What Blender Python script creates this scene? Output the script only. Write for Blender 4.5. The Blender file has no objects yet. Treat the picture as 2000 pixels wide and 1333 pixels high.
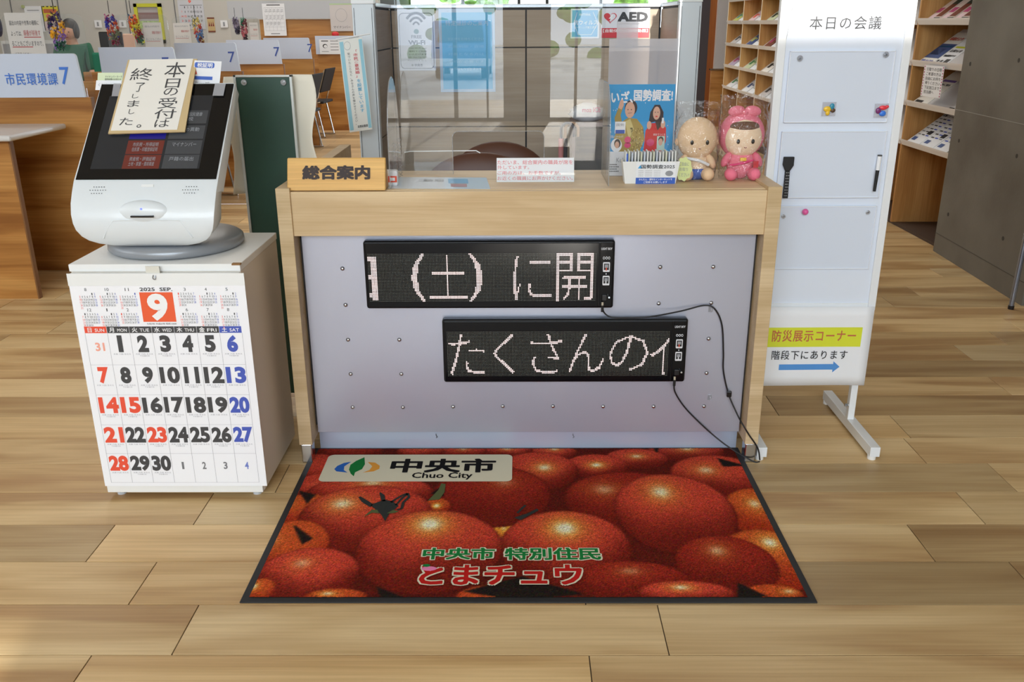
import bpy, math, random
import numpy as np
from math import sin, cos, pi, radians, sqrt
from mathutils import Vector, Matrix

random.seed(7)
SC = bpy.context.scene
COL = SC.collection

# ------------------------------------------------------------------ camera
FPX = 1734.5                      # focal length in pixels of the 2000 x 1333 photograph
PITCH, YAW, ROLL = radians(19.696), radians(0.541), radians(-0.330)
CAM = Vector((0, 0, 1.42))
ROT = Matrix.Rotation(YAW, 3, 'Z') @ Matrix.Rotation(pi/2-PITCH, 3, 'X') @ Matrix.Rotation(ROLL, 3, 'Z')
cd = bpy.data.cameras.new('camera'); cam = bpy.data.objects.new('camera', cd); COL.objects.link(cam)
cam.matrix_world = Matrix.Translation(CAM) @ ROT.to_4x4()
cd.sensor_width = 36; cd.lens = FPX*36/2000; cd.clip_start = .05; cd.clip_end = 200
SC.camera = cam
SC.view_settings.view_transform = 'Standard'; SC.view_settings.look = 'None'
SC.view_settings.gamma = 1; SC.view_settings.use_curve_mapping = False
SC.view_settings.exposure = 0.0
SC.cycles.max_bounces = 8; SC.cycles.transparent_max_bounces = 24
SC.cycles.diffuse_bounces = 4; SC.cycles.glossy_bounces = 4
SC.cycles.caustics_reflective = False; SC.cycles.caustics_refractive = False
SC.cycles.sample_clamp_indirect = 6

# ------------------------------------------------------------------ world, sun, large lights
wd = bpy.data.worlds.new('sky'); SC.world = wd; wd.use_nodes = True
bg = wd.node_tree.nodes['Background']; bg.inputs[0].default_value = (.78, .88, 1, 1); bg.inputs[1].default_value = 6.0
SUN_D = Vector((-.0995, .995, -.248)).normalized()
sl = bpy.data.lights.new('sun', 'SUN'); sl.energy = 7; sl.angle = radians(.5); sl.color = (1, .95, .87)
so = bpy.data.objects.new('sun', sl); COL.objects.link(so)
so.rotation_euler = SUN_D.to_track_quat('-Z', 'Y').to_euler()
def area(name, loc, target, sx, sy, power, col):
    l = bpy.data.lights.new(name, 'AREA'); l.shape = 'RECTANGLE'; l.size = sx; l.size_y = sy; l.energy = power; l.color = col
    o = bpy.data.objects.new(name, l); COL.objects.link(o); o.location = loc
    o.rotation_euler = (Vector(target)-Vector(loc)).to_track_quat('-Z', 'Y').to_euler(); return o
area('daylight_fill_front', (-1.5, -7.5, 4.0), (-1.5, 3, .9), 9, 2.6, 740, (.82, .92, 1))  # added fill standing in for daylight; no window is built up there
area('daylight_fill_side', (-7.6, 1.5, 3.0), (0, 3, .8), 6, 2.4, 100, (.9, .95, 1))  # unseen fill light added from the left, where the wall is solid
for _y in (8.2, 12.2):
    for _x in (-4.0, 0.0):
        area('ceiling_lamp', (_x, _y, 4.9), (_x, _y, 0), 2.4, 1.2, 72, (1, .97, .92))

# ------------------------------------------------------------------ measuring: image point -> point on a known plane of the place
def ray(px, py): return ROT @ Vector(((px-1000)/FPX, -(py-666.5)/FPX, -1))
def PZ(px, py, z=0.0): d = ray(px, py); return CAM + d*((z-CAM.z)/d.z)
def PY(px, py, y): d = ray(px, py); return CAM + d*((y-CAM.y)/d.y)
def PX(px, py, x): d = ray(px, py); return CAM + d*((x-CAM.x)/d.x)
def PP(px, py, p0, n): d = ray(px, py); return CAM + d*((Vector(p0)-CAM).dot(n)/d.dot(n))

# ------------------------------------------------------------------ materials
def lin(c): return tuple((v/12.92 if v <= .04045 else ((v+.055)/1.055)**2.4) for v in (x/255 for x in c))+(1,)
_M = {}
def new_mat(name):
    m = bpy.data.materials.new(name); m.use_nodes = True; nt = m.node_tree
    return m, nt, nt.nodes['Principled BSDF']
def mat(name, c=(200, 200, 200), rough=.5, metal=0, spec=.5, noise=0, nscale=30, bump=0, emit=0, coat=0):
    if name in _M: return _M[name]
    m, nt, b = new_mat(name); L = nt.links
    b.inputs['Base Color'].default_value = lin(c); b.inputs['Roughness'].default_value = rough
    b.inputs['Metallic'].default_value = metal; b.inputs['Specular IOR Level'].default_value = spec
    if coat: b.inputs['Coat Weight'].default_value = coat; b.inputs['Coat Roughness'].default_value = .04
    if noise or bump:
        tc = nt.nodes.new('ShaderNodeTexCoord'); n = nt.nodes.new('ShaderNodeTexNoise'); n.inputs['Scale'].default_value = nscale; n.inputs['Detail'].default_value = 4
        L.new(tc.outputs['Object'], n.inputs['Vector'])
        if noise:
            r = nt.nodes.new('ShaderNodeValToRGB'); lc = lin(c)
            r.color_ramp.elements[0].position = .3; r.color_ramp.elements[1].position = .7
            r.color_ramp.elements[0].color = tuple(max(0, v*(1-noise)) for v in lc[:3])+(1,); r.color_ramp.elements[1].color = tuple(min(1, v*(1+noise)) for v in lc[:3])+(1,)
            L.new(n.outputs['Fac'], r.inputs['Fac']); L.new(r.outputs['Color'], b.inputs['Base Color'])
        if bump:
            bp = nt.nodes.new('ShaderNodeBump'); bp.inputs['Strength'].default_value = bump; bp.inputs['Distance'].default_value = .004
            L.new(n.outputs['Fac'], bp.inputs['Height']); L.new(bp.outputs['Normal'], b.inputs['Normal'])
    if emit: b.inputs['Emission Color'].default_value = lin(c); b.inputs['Emission Strength'].default_value = emit
    _M[name] = m; return m
def wood(name, c1, c2, axis='X', fine=60, broad=7, rough=.45, c3=None, bandmix=.45, objcol=False, spec=.35):
    """wood grain running along AXIS: fine fibres plus broad bands"""
    if name in _M: return _M[name]
    m, nt, b = new_mat(name); L = nt.links; N = nt.nodes.new
    b.inputs['Roughness'].default_value = rough; b.inputs['Specular IOR Level'].default_value = spec
    tc = N('ShaderNodeTexCoord'); oi = N('ShaderNodeObjectInfo'); ad = N('ShaderNodeVectorMath'); ad.operation = 'ADD'
    cb = N('ShaderNodeCombineXYZ'); mu = N('ShaderNodeMath'); mu.operation = 'MULTIPLY'; mu.inputs[1].default_value = 37
    L.new(oi.outputs['Random'], mu.inputs[0])
    for i in range(3): L.new(mu.outputs[0], cb.inputs[i])
    L.new(tc.outputs['Object'], ad.inputs[0]); L.new(cb.outputs[0], ad.inputs[1])
    def nz(s_along, s_across, det, dist=0):
        mp = N('ShaderNodeMapping'); v = [s_across]*3; v['XYZ'.index(axis)] = s_along
        mp.inputs['Scale'].default_value = v; L.new(ad.outputs[0], mp.inputs['Vector'])
        n = N('ShaderNodeTexNoise'); n.inputs['Scale'].default_value = 1; n.inputs['Detail'].default_value = det; n.inputs['Distortion'].default_value = dist
        L.new(mp.outputs[0], n.inputs['Vector']); return n
    nf = nz(fine*.06, fine*3, 5); nb = nz(broad*.12, broad, 3, .6)
    r1 = N('ShaderNodeValToRGB'); r1.color_ramp.elements[0].position = .36; r1.color_ramp.elements[1].position = .64
    r1.color_ramp.elements[0].color = lin(c2); r1.color_ramp.elements[1].color = lin(c1)
    if c3: e = r1.color_ramp.elements.new(.5); e.color = lin(c3)
    L.new(nb.outputs['Fac'], r1.inputs['Fac'])
    r2 = N('ShaderNodeValToRGB'); r2.color_ramp.elements[0].position = .35; r2.color_ramp.elements[1].position = .65
    k = 1-bandmix*.5; r2.color_ramp.elements[0].color = (k, k*.97, k*.93, 1); r2.color_ramp.elements[1].color = (1, 1, 1, 1)
    L.new(nf.outputs['Fac'], r2.inputs['Fac'])
    mx = N('ShaderNodeMix'); mx.data_type = 'RGBA'; mx.blend_type = 'MULTIPLY'; mx.inputs[0].default_value = 1
    L.new(r1.outputs['Color'], mx.inputs[6]); L.new(r2.outputs['Color'], mx.inputs[7]); out = mx.outputs[2]
    if objcol:
        m2 = N('ShaderNodeMix'); m2.data_type = 'RGBA'; m2.blend_type = 'MULTIPLY'; m2.inputs[0].default_value = 1
        L.new(out, m2.inputs[6]); L.new(oi.outputs['Color'], m2.inputs[7]); out = m2.outputs[2]
    L.new(out, b.inputs['Base Color'])
    bp = N('ShaderNodeBump'); bp.inputs['Strength'].default_value = .15; bp.inputs['Distance'].default_value = .002
    L.new(nf.outputs['Fac'], bp.inputs['Height']); L.new(bp.outputs['Normal'], b.inputs['Normal'])
    _M[name] = m; return m
def clear(name, tint=(1, 1, 1), ior=1.49, extra=0.0, bump=0, haze=0, rough=0.0):
    """thin clear plastic or glass sheet: see-through plus mirror reflection by angle"""
    if name in _M: return _M[name]
    m = bpy.data.materials.new(name); m.use_nodes = True; nt = m.node_tree; nt.nodes.clear(); N = nt.nodes.new; L = nt.links
    o = N('ShaderNodeOutputMaterial'); t = N('ShaderNodeBsdfTransparent'); t.inputs[0].default_value = tint+(1,)
    g = N('ShaderNodeBsdfGlossy'); g.inputs['Roughness'].default_value = rough; f = N('ShaderNodeFresnel')
    ge = N('ShaderNodeNewGeometry'); ex = N('ShaderNodeMath'); ex.operation = 'MULTIPLY_ADD'; ex.inputs[1].default_value = -2; ex.inputs[2].default_value = 1
    pw = N('ShaderNodeMath'); pw.operation = 'POWER'; pw.inputs[0].default_value = ior   # a thin sheet reflects alike from both sides
    L.new(ge.outputs['Backfacing'], ex.inputs[0]); L.new(ex.outputs[0], pw.inputs[1]); L.new(pw.outputs[0], f.inputs[0])
    a = N('ShaderNodeMath'); a.operation = 'ADD'; a.use_clamp = True; a.inputs[1].default_value = extra; L.new(f.outputs[0], a.inputs[0])
    mx = N('ShaderNodeMixShader'); L.new(a.outputs[0], mx.inputs[0]); L.new(g.outputs[0], mx.inputs[2])
    if haze:
        d = N('ShaderNodeBsdfDiffuse'); d.inputs[0].default_value = (.8, .8, .85, 1); mh = N('ShaderNodeMixShader'); mh.inputs[0].default_value = haze
        L.new(t.outputs[0], mh.inputs[1]); L.new(d.outputs[0], mh.inputs[2]); L.new(mh.outputs[0], mx.inputs[1])
    else: L.new(t.outputs[0], mx.inputs[1])
    if bump:
        tc = N('ShaderNodeTexCoord'); n = N('ShaderNodeTexNoise'); n.inputs['Scale'].default_value = 22; n.inputs['Detail'].default_value = 3; n.inputs['Distortion'].default_value = 1.5
        bp = N('ShaderNodeBump'); bp.inputs['Strength'].default_value = bump; bp.inputs['Distance'].default_value = .02
        L.new(tc.outputs['Object'], n.inputs['Vector']); L.new(n.outputs['Fac'], bp.inputs['Height'])
        L.new(bp.outputs['Normal'], g.inputs['Normal']); L.new(bp.outputs['Normal'], f.inputs['Normal'])
    L.new(mx.outputs[0], o.inputs[0]); _M[name] = m; return m

# ------------------------------------------------------------------ things and parts
def put(name, me, m, parent=None, loc=None):
    o = bpy.data.objects.new(name, me); COL.objects.link(o)
    if m is not None and not me.materials: me.materials.append(m)
    if parent is not None: o.parent = parent
    if loc is not None: o.location = loc
    return o
def tag(o, label, cat, group=None, kind=None):
    if label: o['label'] = label
    if cat: o['category'] = cat
    if group: o['group'] = group
    if kind: o['kind'] = kind
    return o
def thing(name, label, cat, loc=(0, 0, 0), group=None):
    o = bpy.data.objects.new(name, None); COL.objects.link(o); o.location = loc; o.empty_display_size = .05
    return tag(o, label, cat, group)
def struct(o): o['kind'] = 'structure'; return o
def org(parent):
    v = Vector((0, 0, 0))
    while parent is not None: v = v+parent.location; parent = parent.parent
    return v
def basis(d):
    d = Vector(d).normalized(); a = Vector((0, 0, 1)) if abs(d.z) < .9 else Vector((1, 0, 0))
    u = d.cross(a).normalized(); return d, u, d.cross(u).normalized()
class MB:
    """collects shapes in world coordinates and links them as one mesh object"""
    def __init__(s): s.v = []; s.f = []
    def add(s, vs, fs):
        k = len(s.v); s.v += [tuple(v) for v in vs]; s.f += [tuple(i+k for i in f) for f in fs]; return s
    def box(s, x0, x1, y0, y1, z0, z1):
        return s.add([(x, y, z) for z in (z0, z1) for y in (y0, y1) for x in (x0, x1)],
                     [(0, 2, 3, 1), (4, 5, 7, 6), (0, 1, 5, 4), (2, 6, 7, 3), (0, 4, 6, 2), (1, 3, 7, 5)])
    def obox(s, o, u, v, w):
        o, u, v, w = map(Vector, (o, u, v, w))
        if u.cross(v).dot(w) < 0: o = o+w; w = -w
        return s.add([o+u*a+v*b+w*c for c in (0, 1) for b in (0, 1) for a in (0, 1)],
                     [(0, 2, 3, 1), (4, 5, 7, 6), (0, 1, 5, 4), (2, 6, 7, 3), (0, 4, 6, 2), (1, 3, 7, 5)])
    def quad(s, a, b, c, d): return s.add([a, b, c, d], [(0, 1, 2, 3)])
    def prism(s, poly, ext):
        n = len(poly); poly = [Vector(p) for p in poly]; e = Vector(ext)
        nn = Vector((0, 0, 0))
        for i in range(n): nn += (poly[i]-poly[0]).cross(poly[(i+1) % n]-poly[0])
        if nn.dot(e) < 0: poly.reverse()
        return s.add(poly+[p+e for p in poly], [tuple(range(n))[::-1], tuple(range(n, 2*n))]+[(i, (i+1) % n, n+(i+1) % n, n+i) for i in range(n)])
    def tube(s, path, r, n=8, closed=False, cap=True):
        path = [Vector(p) for p in path]; k = len(s.v); m = len(path); prev = None
        for i, p in enumerate(path):
            if closed: t = path[(i+1) % m]-path[i-1]
            else: t = path[min(i+1, m-1)]-path[max(i-1, 0)]
            t.normalize()
            if prev is None: _, u, w = basis(t)
            else:
                u = (prev-t*prev.dot(t)).normalized(); w = t.cross(u)
            prev = u; rr = r[i] if isinstance(r, (list, tuple)) else r
            s.v += [tuple(p+(u*cos(2*pi*j/n)+w*sin(2*pi*j/n))*rr) for j in range(n)]
        for i in range(m if closed else m-1):
            a, b = k+i*n, k+((i+1) % m)*n
            s.f += [(a+j, a+(j+1) % n, b+(j+1) % n, b+j) for j in range(n)]
        if cap and not closed: s.f += [tuple(k+j for j in range(n))[::-1], tuple(k+(m-1)*n+j for j in range(n))]
        return s
    def cyl(s, a, b, r, n=16): return s.tube([a, b], r, n)
    def lathe(s, prof, c, n=24, sx=1, sy=1):
        k = len(s.v); c = Vector(c)
        for (r, z) in prof: s.v += [(c.x+r*cos(2*pi*j/n)*sx, c.y+r*sin(2*pi*j/n)*sy, c.z+z) for j in range(n)]
        for i in range(len(prof)-1): s.f += [(k+i*n+j, k+i*n+(j+1) % n, k+(i+1)*n+(j+1) % n, k+(i+1)*n+j) for j in range(n)]
        s.f += [tuple(k+j for j in range(n))[::-1], tuple(k+(len(prof)-1)*n+j for j in range(n))]; return s
    def ball(s, c, rx, ry=None, rz=None, n=20, m=12, rot=None):
        ry = ry or rx; rz = rz or rx; k = len(s.v); c = Vector(c)
        def P(x, y, z):
            v = Vector((x*rx, y*ry, z*rz)); v = rot @ v if rot is not None else v; return tuple(c+v)
        s.v.append(P(0, 0, -1))
        for i in range(1, m):
            a = -pi/2+pi*i/m; s.v += [P(cos(a)*cos(2*pi*j/n), cos(a)*sin(2*pi*j/n), sin(a)) for j in range(n)]
        s.v.append(P(0, 0, 1)); e = len(s.v)-1
        s.f += [(k, k+1+(j+1) % n, k+1+j) for j in range(n)]
        for i in range(m-2): s.f += [(k+1+i*n+j, k+1+i*n+(j+1) % n, k+1+(i+1)*n+(j+1) % n, k+1+(i+1)*n+j) for j in range(n)]
        s.f += [(k+1+(m-2)*n+j, k+1+(m-2)*n+(j+1) % n, e) for j in range(n)]; return s
    def build(s, name, m, parent=None, bevel=0, smooth=False, seg=2, mods=None):
        me = bpy.data.meshes.new(name); o0 = org(parent) if parent is not None else Vector((0, 0, 0))
        top = None
        if parent is None:
            xs = [v[0] for v in s.v]; ys = [v[1] for v in s.v]; zs = [v[2] for v in s.v]
            o0 = Vector(((min(xs)+max(xs))/2, (min(ys)+max(ys))/2, min(zs))); top = o0
        me.from_pydata([(v[0]-o0.x, v[1]-o0.y, v[2]-o0.z) for v in s.v], [], s.f); me.update()
        if smooth: me.polygons.foreach_set('use_smooth', [True]*len(me.polygons))
        o = put(name, me, m, parent, top)
        if bevel:
            b = o.modifiers.new('bevel', 'BEVEL'); b.width = bevel; b.segments = seg; b.limit_method = 'ANGLE'; b.angle_limit = radians(40)
        return o
def B(name, m, parent, x0, x1, y0, y1, z0, z1, bevel=0, **k):
    return MB().box(x0, x1, y0, y1, z0, z1).build(name, m, parent, bevel, **k)

# ------------------------------------------------------------------ lettering
_G = {}
def glyphs(s, bold=0.0):
    k = (s, bold)
    if k in _G: return _G[k]
    if bold > 0 and not s.isdigit(): # heavier strokes: the same outline laid several times, shifted by BOLD
        v, f, bb = glyphs(s, 0.0); n = 8; V = []; F = []
        for i in range(n+1):
            a = 2*pi*i/n; k_ = max(abs(cos(a)), abs(sin(a)))**.7; d = (0, 0, i) if i == n else (bold*cos(a)/k_, bold*sin(a)/k_, i); V.append(v+np.array(d)); F += [tuple(q+i*len(v) for q in t) for t in f]
        v = np.concatenate(V) if len(v) else v; _G[k] = (v, F, (bb[0]-bold, bb[1]-bold, bb[2]+bold, bb[3]+bold)); return _G[k]
    c = bpy.data.curves.new('t', 'FONT'); c.body = s; c.offset = bold; c.resolution_u = 4 if s.isdigit() else 2; c.size = 1
    o = bpy.data.objects.new('t', c); me = bpy.data.meshes.new_from_object(o)
    v = np.array([(x.co[0], x.co[1], 0) for x in me.vertices]) if len(me.vertices) else np.zeros((0, 3)); f = [tuple(p.vertices) for p in me.polygons]
    bpy.data.objects.remove(o); bpy.data.curves.remove(c); bpy.data.meshes.remove(me)
    if len(v): bb = (v[:, 0].min(), v[:, 1].min(), v[:, 0].max(), v[:, 1].max())
    else: bb = (0, 0, 1, 1)
    _G[k] = (v, f, bb); return _G[k]
class Sheet:
    """flat print on a surface: O = its top left corner, U = full width vector, D = full height vector (down); positions are fractions"""
    def __init__(s, parent, O, U, D, eps=.0004, bend=None):
        s.p = parent; s.O = Vector(O); s.U = Vector(U); s.D = Vector(D); s.N = s.D.cross(s.U).normalized(); s.eps = eps; s.acc = {}; s.bend = bend
        if s.N.dot(CAM-s.O) < 0: s.N = -s.N
    def at(s, x, y, l=1): return s.O+s.U*x+s.D*y+s.N*(s.eps*l+(s.bend(x, y) if s.bend else 0))
    def _mb(s, m): return s.acc.setdefault(m.name, (m, MB()))[1]
    def poly(s, pts, m, l=1): s._mb(m).add([s.at(x, y, l) for x, y in pts], [tuple(range(len(pts)))]); return s
    def rect(s, x0, y0, x1, y1, m, l=1): return s.poly([(x0, y0), (x1, y0), (x1, y1), (x0, y1)], m, l)
    def rrect(s, x0, y0, x1, y1, r, m, l=1, ry=None):
        ry = ry or r; P = []
        for cx, cy, a0 in ((x1-r, y0+ry, -90), (x1-r, y1-ry, 0), (x0+r, y1-ry, 90), (x0+r, y0+ry, 180)):
            for i in range(6): a = radians(a0+18*i); P.append((cx+r*cos(a), cy+ry*sin(a)))
        return s.poly(P, m, l)
    def oval(s, cx, cy, rx, ry, m, l=1, n=20): return s.poly([(cx+rx*cos(2*pi*i/n), cy+ry*sin(2*pi*i/n)) for i in range(n)], m, l)
    def line(s, pts, w, m, l=1):
        W, H = s.U.length, s.D.length
        for (a, b), (c, d) in zip(pts[:-1], pts[1:]):
            dx, dy = (c-a)*W, (d-b)*H; q = sqrt(dx*dx+dy*dy) or 1; nx, ny = -dy/q*w/2/W, dx/q*w/2/H
            s.poly([(a+nx, b+ny), (c+nx, d+ny), (c-nx, d-ny), (a-nx, b-ny)], m, l)
        return s
    def text(s, t, x0, y0, x1, y1, m, bold=0.0, l=2, cell=None):
        """fit string T into the box; CELL='em' keeps the em box so single characters are not stretched"""
        v, f, bb = glyphs(t, bold)
        if not len(v): return s
        b0, b1, b2, b3 = bb
        if cell == 'em': b0, b1, b2, b3 = 0.0, -.12, 1.0, .88
        w = max(b2-b0, 1e-3); h = max(b3-b1, 1e-3)
        s._mb(m).add([s.at(x0+(p[0]-b0)/w*(x1-x0), y1-(p[1]-b1)/h*(y1-y0), l+p[2]*.11) for p in v], f); return s
    def column(s, t, x0, y0, x1, y1, m, bold=0.0, l=2):
        k = (y1-y0)/len(t)
        for i, c in enumerate(t): s.text(c, x0, y0+k*i+k*.04, x1, y0+k*(i+1)-k*.04, m, bold, l, 'em')
        return s
    def lines(s, rows, x0, y0, x1, y1, m, bold=0.0, l=2, gap=.25, cw=None):
        k = (y1-y0)/len(rows); mx = max(len(r) for r in rows)
        for i, r in enumerate(rows):
            if r: s.text(r, x0, y0+k*i+k*gap/2, x0+(x1-x0)*len(r)/mx, y0+k*(i+1)-k*gap/2, m, bold, l)
        return s
    def build(s):
        for k, (m, mb) in s.acc.items():
            o = mb.build(m.name, m, s.p); 
            if len(mb.f) > 1: o['kind'] = 'stuff'
def paper(root, O, U, D, m, th=.0006, name='sheet', n=None):
    """the paper or board itself, behind the plane of print"""
    O, U, D = Vector(O), Vector(U), Vector(D); N = D.cross(U).normalized()
    if N.dot(CAM-O) < 0: N = -N
    return MB().obox(O-N*th, U, D, N*th).build(name, m, root)
def sheet_thing(name, label, cat, O, U, D, m, th=.0006, group=None, eps=.0004, part='sheet'):
    O, U, D = Vector(O), Vector(U), Vector(D)
    r = thing(name, label, cat, O+U*.5+D, group); paper(r, O, U, D, m, th, part)
    return r, Sheet(r, O, U, D, eps)

# common materials
WHITE = mat('white_paint', (226, 227, 228), .4)
PAPER = mat('white_paper', (236, 237, 240), .7)
BLACK = mat('black_print', (28, 28, 30), .6)
DGREY = mat('dark_grey_print', (70, 70, 72), .6)
GREYP = mat('grey_print', (150, 152, 156), .6)
RED = mat('red_print', (232, 88, 62), .6)
BLUE = mat('blue_print', (70, 92, 190), .6)
CHROME = mat('chrome', (205, 208, 212), .18, 1)
STEEL = mat('brushed_steel', (150, 155, 165), .3, 1)
BLKPL = mat('black_plastic', (18, 18, 20), .3)
GLASS = clear('clear_acrylic', (.985, .99, .99))
# ================================================================== floor
PW, PL, Y0 = .1955, 1.19, 1.742
W_FLOOR = wood('floor_wood', (230, 200, 152), (186, 148, 102), 'X', fine=42, broad=7, rough=.4, c3=(214, 181, 132), bandmix=.26, objcol=True, spec=.4)
GROUT = mat('grout', (92, 78, 62), .8)
def brick_floor():
    m, nt, b = new_mat('far_floor_wood'); N = nt.nodes.new; L = nt.links
    tc = N('ShaderNodeTexCoord'); br = N('ShaderNodeTexBrick'); br.offset = .4; br.inputs['Scale'].default_value = 1
    br.inputs['Brick Width'].default_value = PL; br.inputs['Row Height'].default_value = PW; br.inputs['Mortar Size'].default_value = .002
    br.inputs['Color1'].default_value = lin((208, 176, 130)); br.inputs['Color2'].default_value = lin((160, 130, 92)); br.inputs['Mortar'].default_value = lin((90, 74, 56))
    mp = N('ShaderNodeMapping'); mp.inputs['Location'].default_value = (0, -Y0 % PW, 0)
    L.new(tc.outputs['Object'], mp.inputs['Vector']); L.new(mp.outputs[0], br.inputs['Vector']); L.new(br.outputs['Color'], b.inputs['Base Color'])
    b.inputs['Roughness'].default_value = .42; return m
floor = bpy.data.meshes.new('floor')
fx0, fx1, fy0, fy1 = -5.0, 4.6, .96+.0, Y0+PW*29
V = [(-8, -12, 0), (8, -12, 0), (8, fy0, 0), (-8, fy0, 0), (-8, fy1, 0), (8, fy1, 0), (8, 19, 0), (-8, 19, 0), (fx0, fy0, 0), (fx1, fy0, 0), (fx1, fy1, 0), (fx0, fy1, 0),
     (fx0, fy0, -.004), (fx1, fy0, -.004), (fx1, fy1, -.004), (fx0, fy1, -.004)]
floor.from_pydata(V, [], [(0, 1, 2, 3), (4, 5, 6, 7), (3, 8, 11, 4), (9, 2, 5, 10), (12, 13, 14, 15)]); floor.materials.append(brick_floor()); floor.materials.append(GROUT)
floor.polygons[4].material_index = 1
FLOOR = put('floor', floor, None); struct(FLOOR)
seam = {-1: -1.027, 0: -.836, 1: -1.021, 2: -1.223, 3: -.987, 4: -.79, 5: 1.385, 7: .991, 8: PZ(1934, 740).x, 9: PZ(1994, 706).x, 10: PZ(1865, 677).x, 11: PZ(1932, 649).x, 12: PZ(119, 634).x}
dark = {(1, 1): .52, (2, 2): .72, (8, 0): .62}
rnd = random.Random(3)
GAP = .0014
for n in range(-4, 29):
    ya, yb = Y0+PW*n+GAP, Y0+PW*(n+1)-GAP
    off = seam.get(n, rnd.random()*PL); off = off % PL - 3*PL if n not in seam else seam[n]
    lo = -min(.64*yb+.45, 4.4); hi = min(.64*yb+.45, 4.2)
    if yb > 4.5: hi = min(hi, 3.0)
    if yb > 5.3: lo = max(lo, -3.2)
    k0 = math.floor((lo-off)/PL); k1 = math.ceil((hi-off)/PL)
    for k in range(k0, k1):
        xa, xb = off+k*PL+GAP, off+(k+1)*PL-GAP
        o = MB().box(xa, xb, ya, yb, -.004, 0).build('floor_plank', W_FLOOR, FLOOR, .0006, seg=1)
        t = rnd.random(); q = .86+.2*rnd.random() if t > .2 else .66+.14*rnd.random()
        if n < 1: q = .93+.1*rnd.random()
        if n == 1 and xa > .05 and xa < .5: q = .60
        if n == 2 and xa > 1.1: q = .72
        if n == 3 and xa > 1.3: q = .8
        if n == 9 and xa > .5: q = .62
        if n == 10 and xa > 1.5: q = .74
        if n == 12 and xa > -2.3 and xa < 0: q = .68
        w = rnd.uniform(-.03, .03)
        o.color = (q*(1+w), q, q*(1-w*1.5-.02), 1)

# ================================================================== walls and ceiling
WALLM = mat('wall_grey_paint', (198, 195, 188), .8)
CEILM = mat('ceiling_white', (235, 235, 232), .9)
DARKW = mat('dark_wall', (60, 55, 52), .8)
def wall(name, m, *a): return struct(B(name, m, None, *a))
wall('ceiling', CEILM, -8.2, 8.2, -8.1, 19.2, 5.2, 5.3)
wall('wall_left', WALLM, -8.2, -8, -8, 19, 0, 5.2)
wall('wall_right', WALLM, 8, 8.2, -8, 19, 0, 5.2)
# back wall of the office, with a window band farther off in the middle
wall('wall_back', WALLM, -8, -2.15, 14.5, 14.7, 0, 5.2)
f = MB().box(-2.15, 3.2, 18.6, 18.8, 0, 1.25).box(-2.15, 3.2, 18.6, 18.8, 3.0, 5.2).build('wall_back', DARKW); struct(f)
wall('wall_back', WALLM, 3.2, 8, 14.5, 14.7, 0, 5.2)
wall('wall_left', DARKW, -2.25, -2.15, 14.7, 18.6, 0, 5.2)
# entrance side behind the camera: two glazed openings
f = MB(); xs = [-8, -1.83, -.24, .47, 1.25, 8]; y0, y1 = -8.1, -7.9
f.box(-8, -1.83, y0, y1, 0, 5.2).box(-.24, .47, y0, y1, 0, 5.2).box(1.25, 8, y0, y1, 0, 4.10).box(1.25, 1.82, y0, y1, 4.10, 5.2).box(2.42, 8, y0, y1, 4.10, 5.2).box(-1.83, -.24, y0, y1, 2.47, 5.2).box(.47, 1.25, y0, y1, 2.0, 5.2)  # high gap beside the second opening added to let sun onto the whiteboard
struct(f.build('wall_front', mat('entrance_wall', (104, 96, 86), .7)))
FR = mat('door_frame_metal', (70, 66, 62), .4, .6)
d = struct(MB().box(-1.0, -.94, y0+.05, y1-.05, 0, 2.47).box(-.5, -.47, y0+.05, y1-.05, 0, 2.47).box(-1.83, -.24, y0+.05, y1-.05, 0, .05).build('door_1', FR))
d = struct(MB().box(.47, 1.25, y0+.05, y1-.05, 0, .05).box(.84, .88, y0+.05, y1-.05, 0, 2.0).build('door_2', FR))
# outside: paving, a parked car, hedge, seen only mirrored in the clear screens
MB().box(-30, 30, -60, -8.1, -.1, -.01).build('ground', mat('paving', (205, 203, 198), .9)); struct(bpy.data.objects['ground'])
def car():
    c = MB(); cx, cy = -1.55, -20.5; t = thing('car', 'white and blue hatchback parked outside on the paving', 'car', (cx, cy, 0))
    prof = [(-1.9, .3), (-1.95, .75), (-1.75, .95), (-1.3, 1.5), (.6, 1.52), (1.1, 1.0), (1.9, .85), (1.95, .35)]
    MB().prism([(cx-.78, cy-a, b) for a, b in prof], (1.56, 0, 0)).build('body', mat('car_paint', (70, 120, 175), .25, coat=.6), t, .06, True)
    MB().quad((cx-.62, cy+1.78, .98), (cx+.62, cy+1.78, .98), (cx+.55, cy+1.36, 1.44), (cx-.55, cy+1.36, 1.44)).build('rear_window', BLKPL, t)
    MB().box(cx-.78, cx+.78, cy+1.86, cy+2.0, .35, .55).build('bumper', WHITE, t, .03)
    for sx in (-.72, .52):
        for sy in (-1.2, 1.2): MB().cyl((cx+sx, cy+sy, .3), (cx+sx+.2, cy+sy, .3), .3, 20).build('wheel', BLKPL, t)
car()
HEDGE = mat('hedge_leaves', (120, 160, 70), .8, noise=.7, nscale=6)
def hedge(x0, x1, y, h, seed):
    r = random.Random(seed); m = MB()
    for i in range(70):
        x = r.uniform(x0, x1); z = r.uniform(0, h); a = r.uniform(.25, .5)
        m.ball((x, y+r.uniform(-.4, .4), z), a, a, a*.9, 9, 6)
    return m.build('hedge', HEDGE)
tag(hedge(-3.2, 4.2, 22, 3.2, 5), 'sunlit green hedge growing outside the far windows', 'hedge')
tag(hedge(-12, 10, -34, 2.6, 6), 'long green hedge at the far edge of the paving outside the entrance', 'hedge')
wf = MB()
for x in (-2.15, -1.1, 0, .55, 1.6, 3.15): wf.box(x-.03, x+.03, 18.55, 18.65, 1.25, 3.0)
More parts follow.
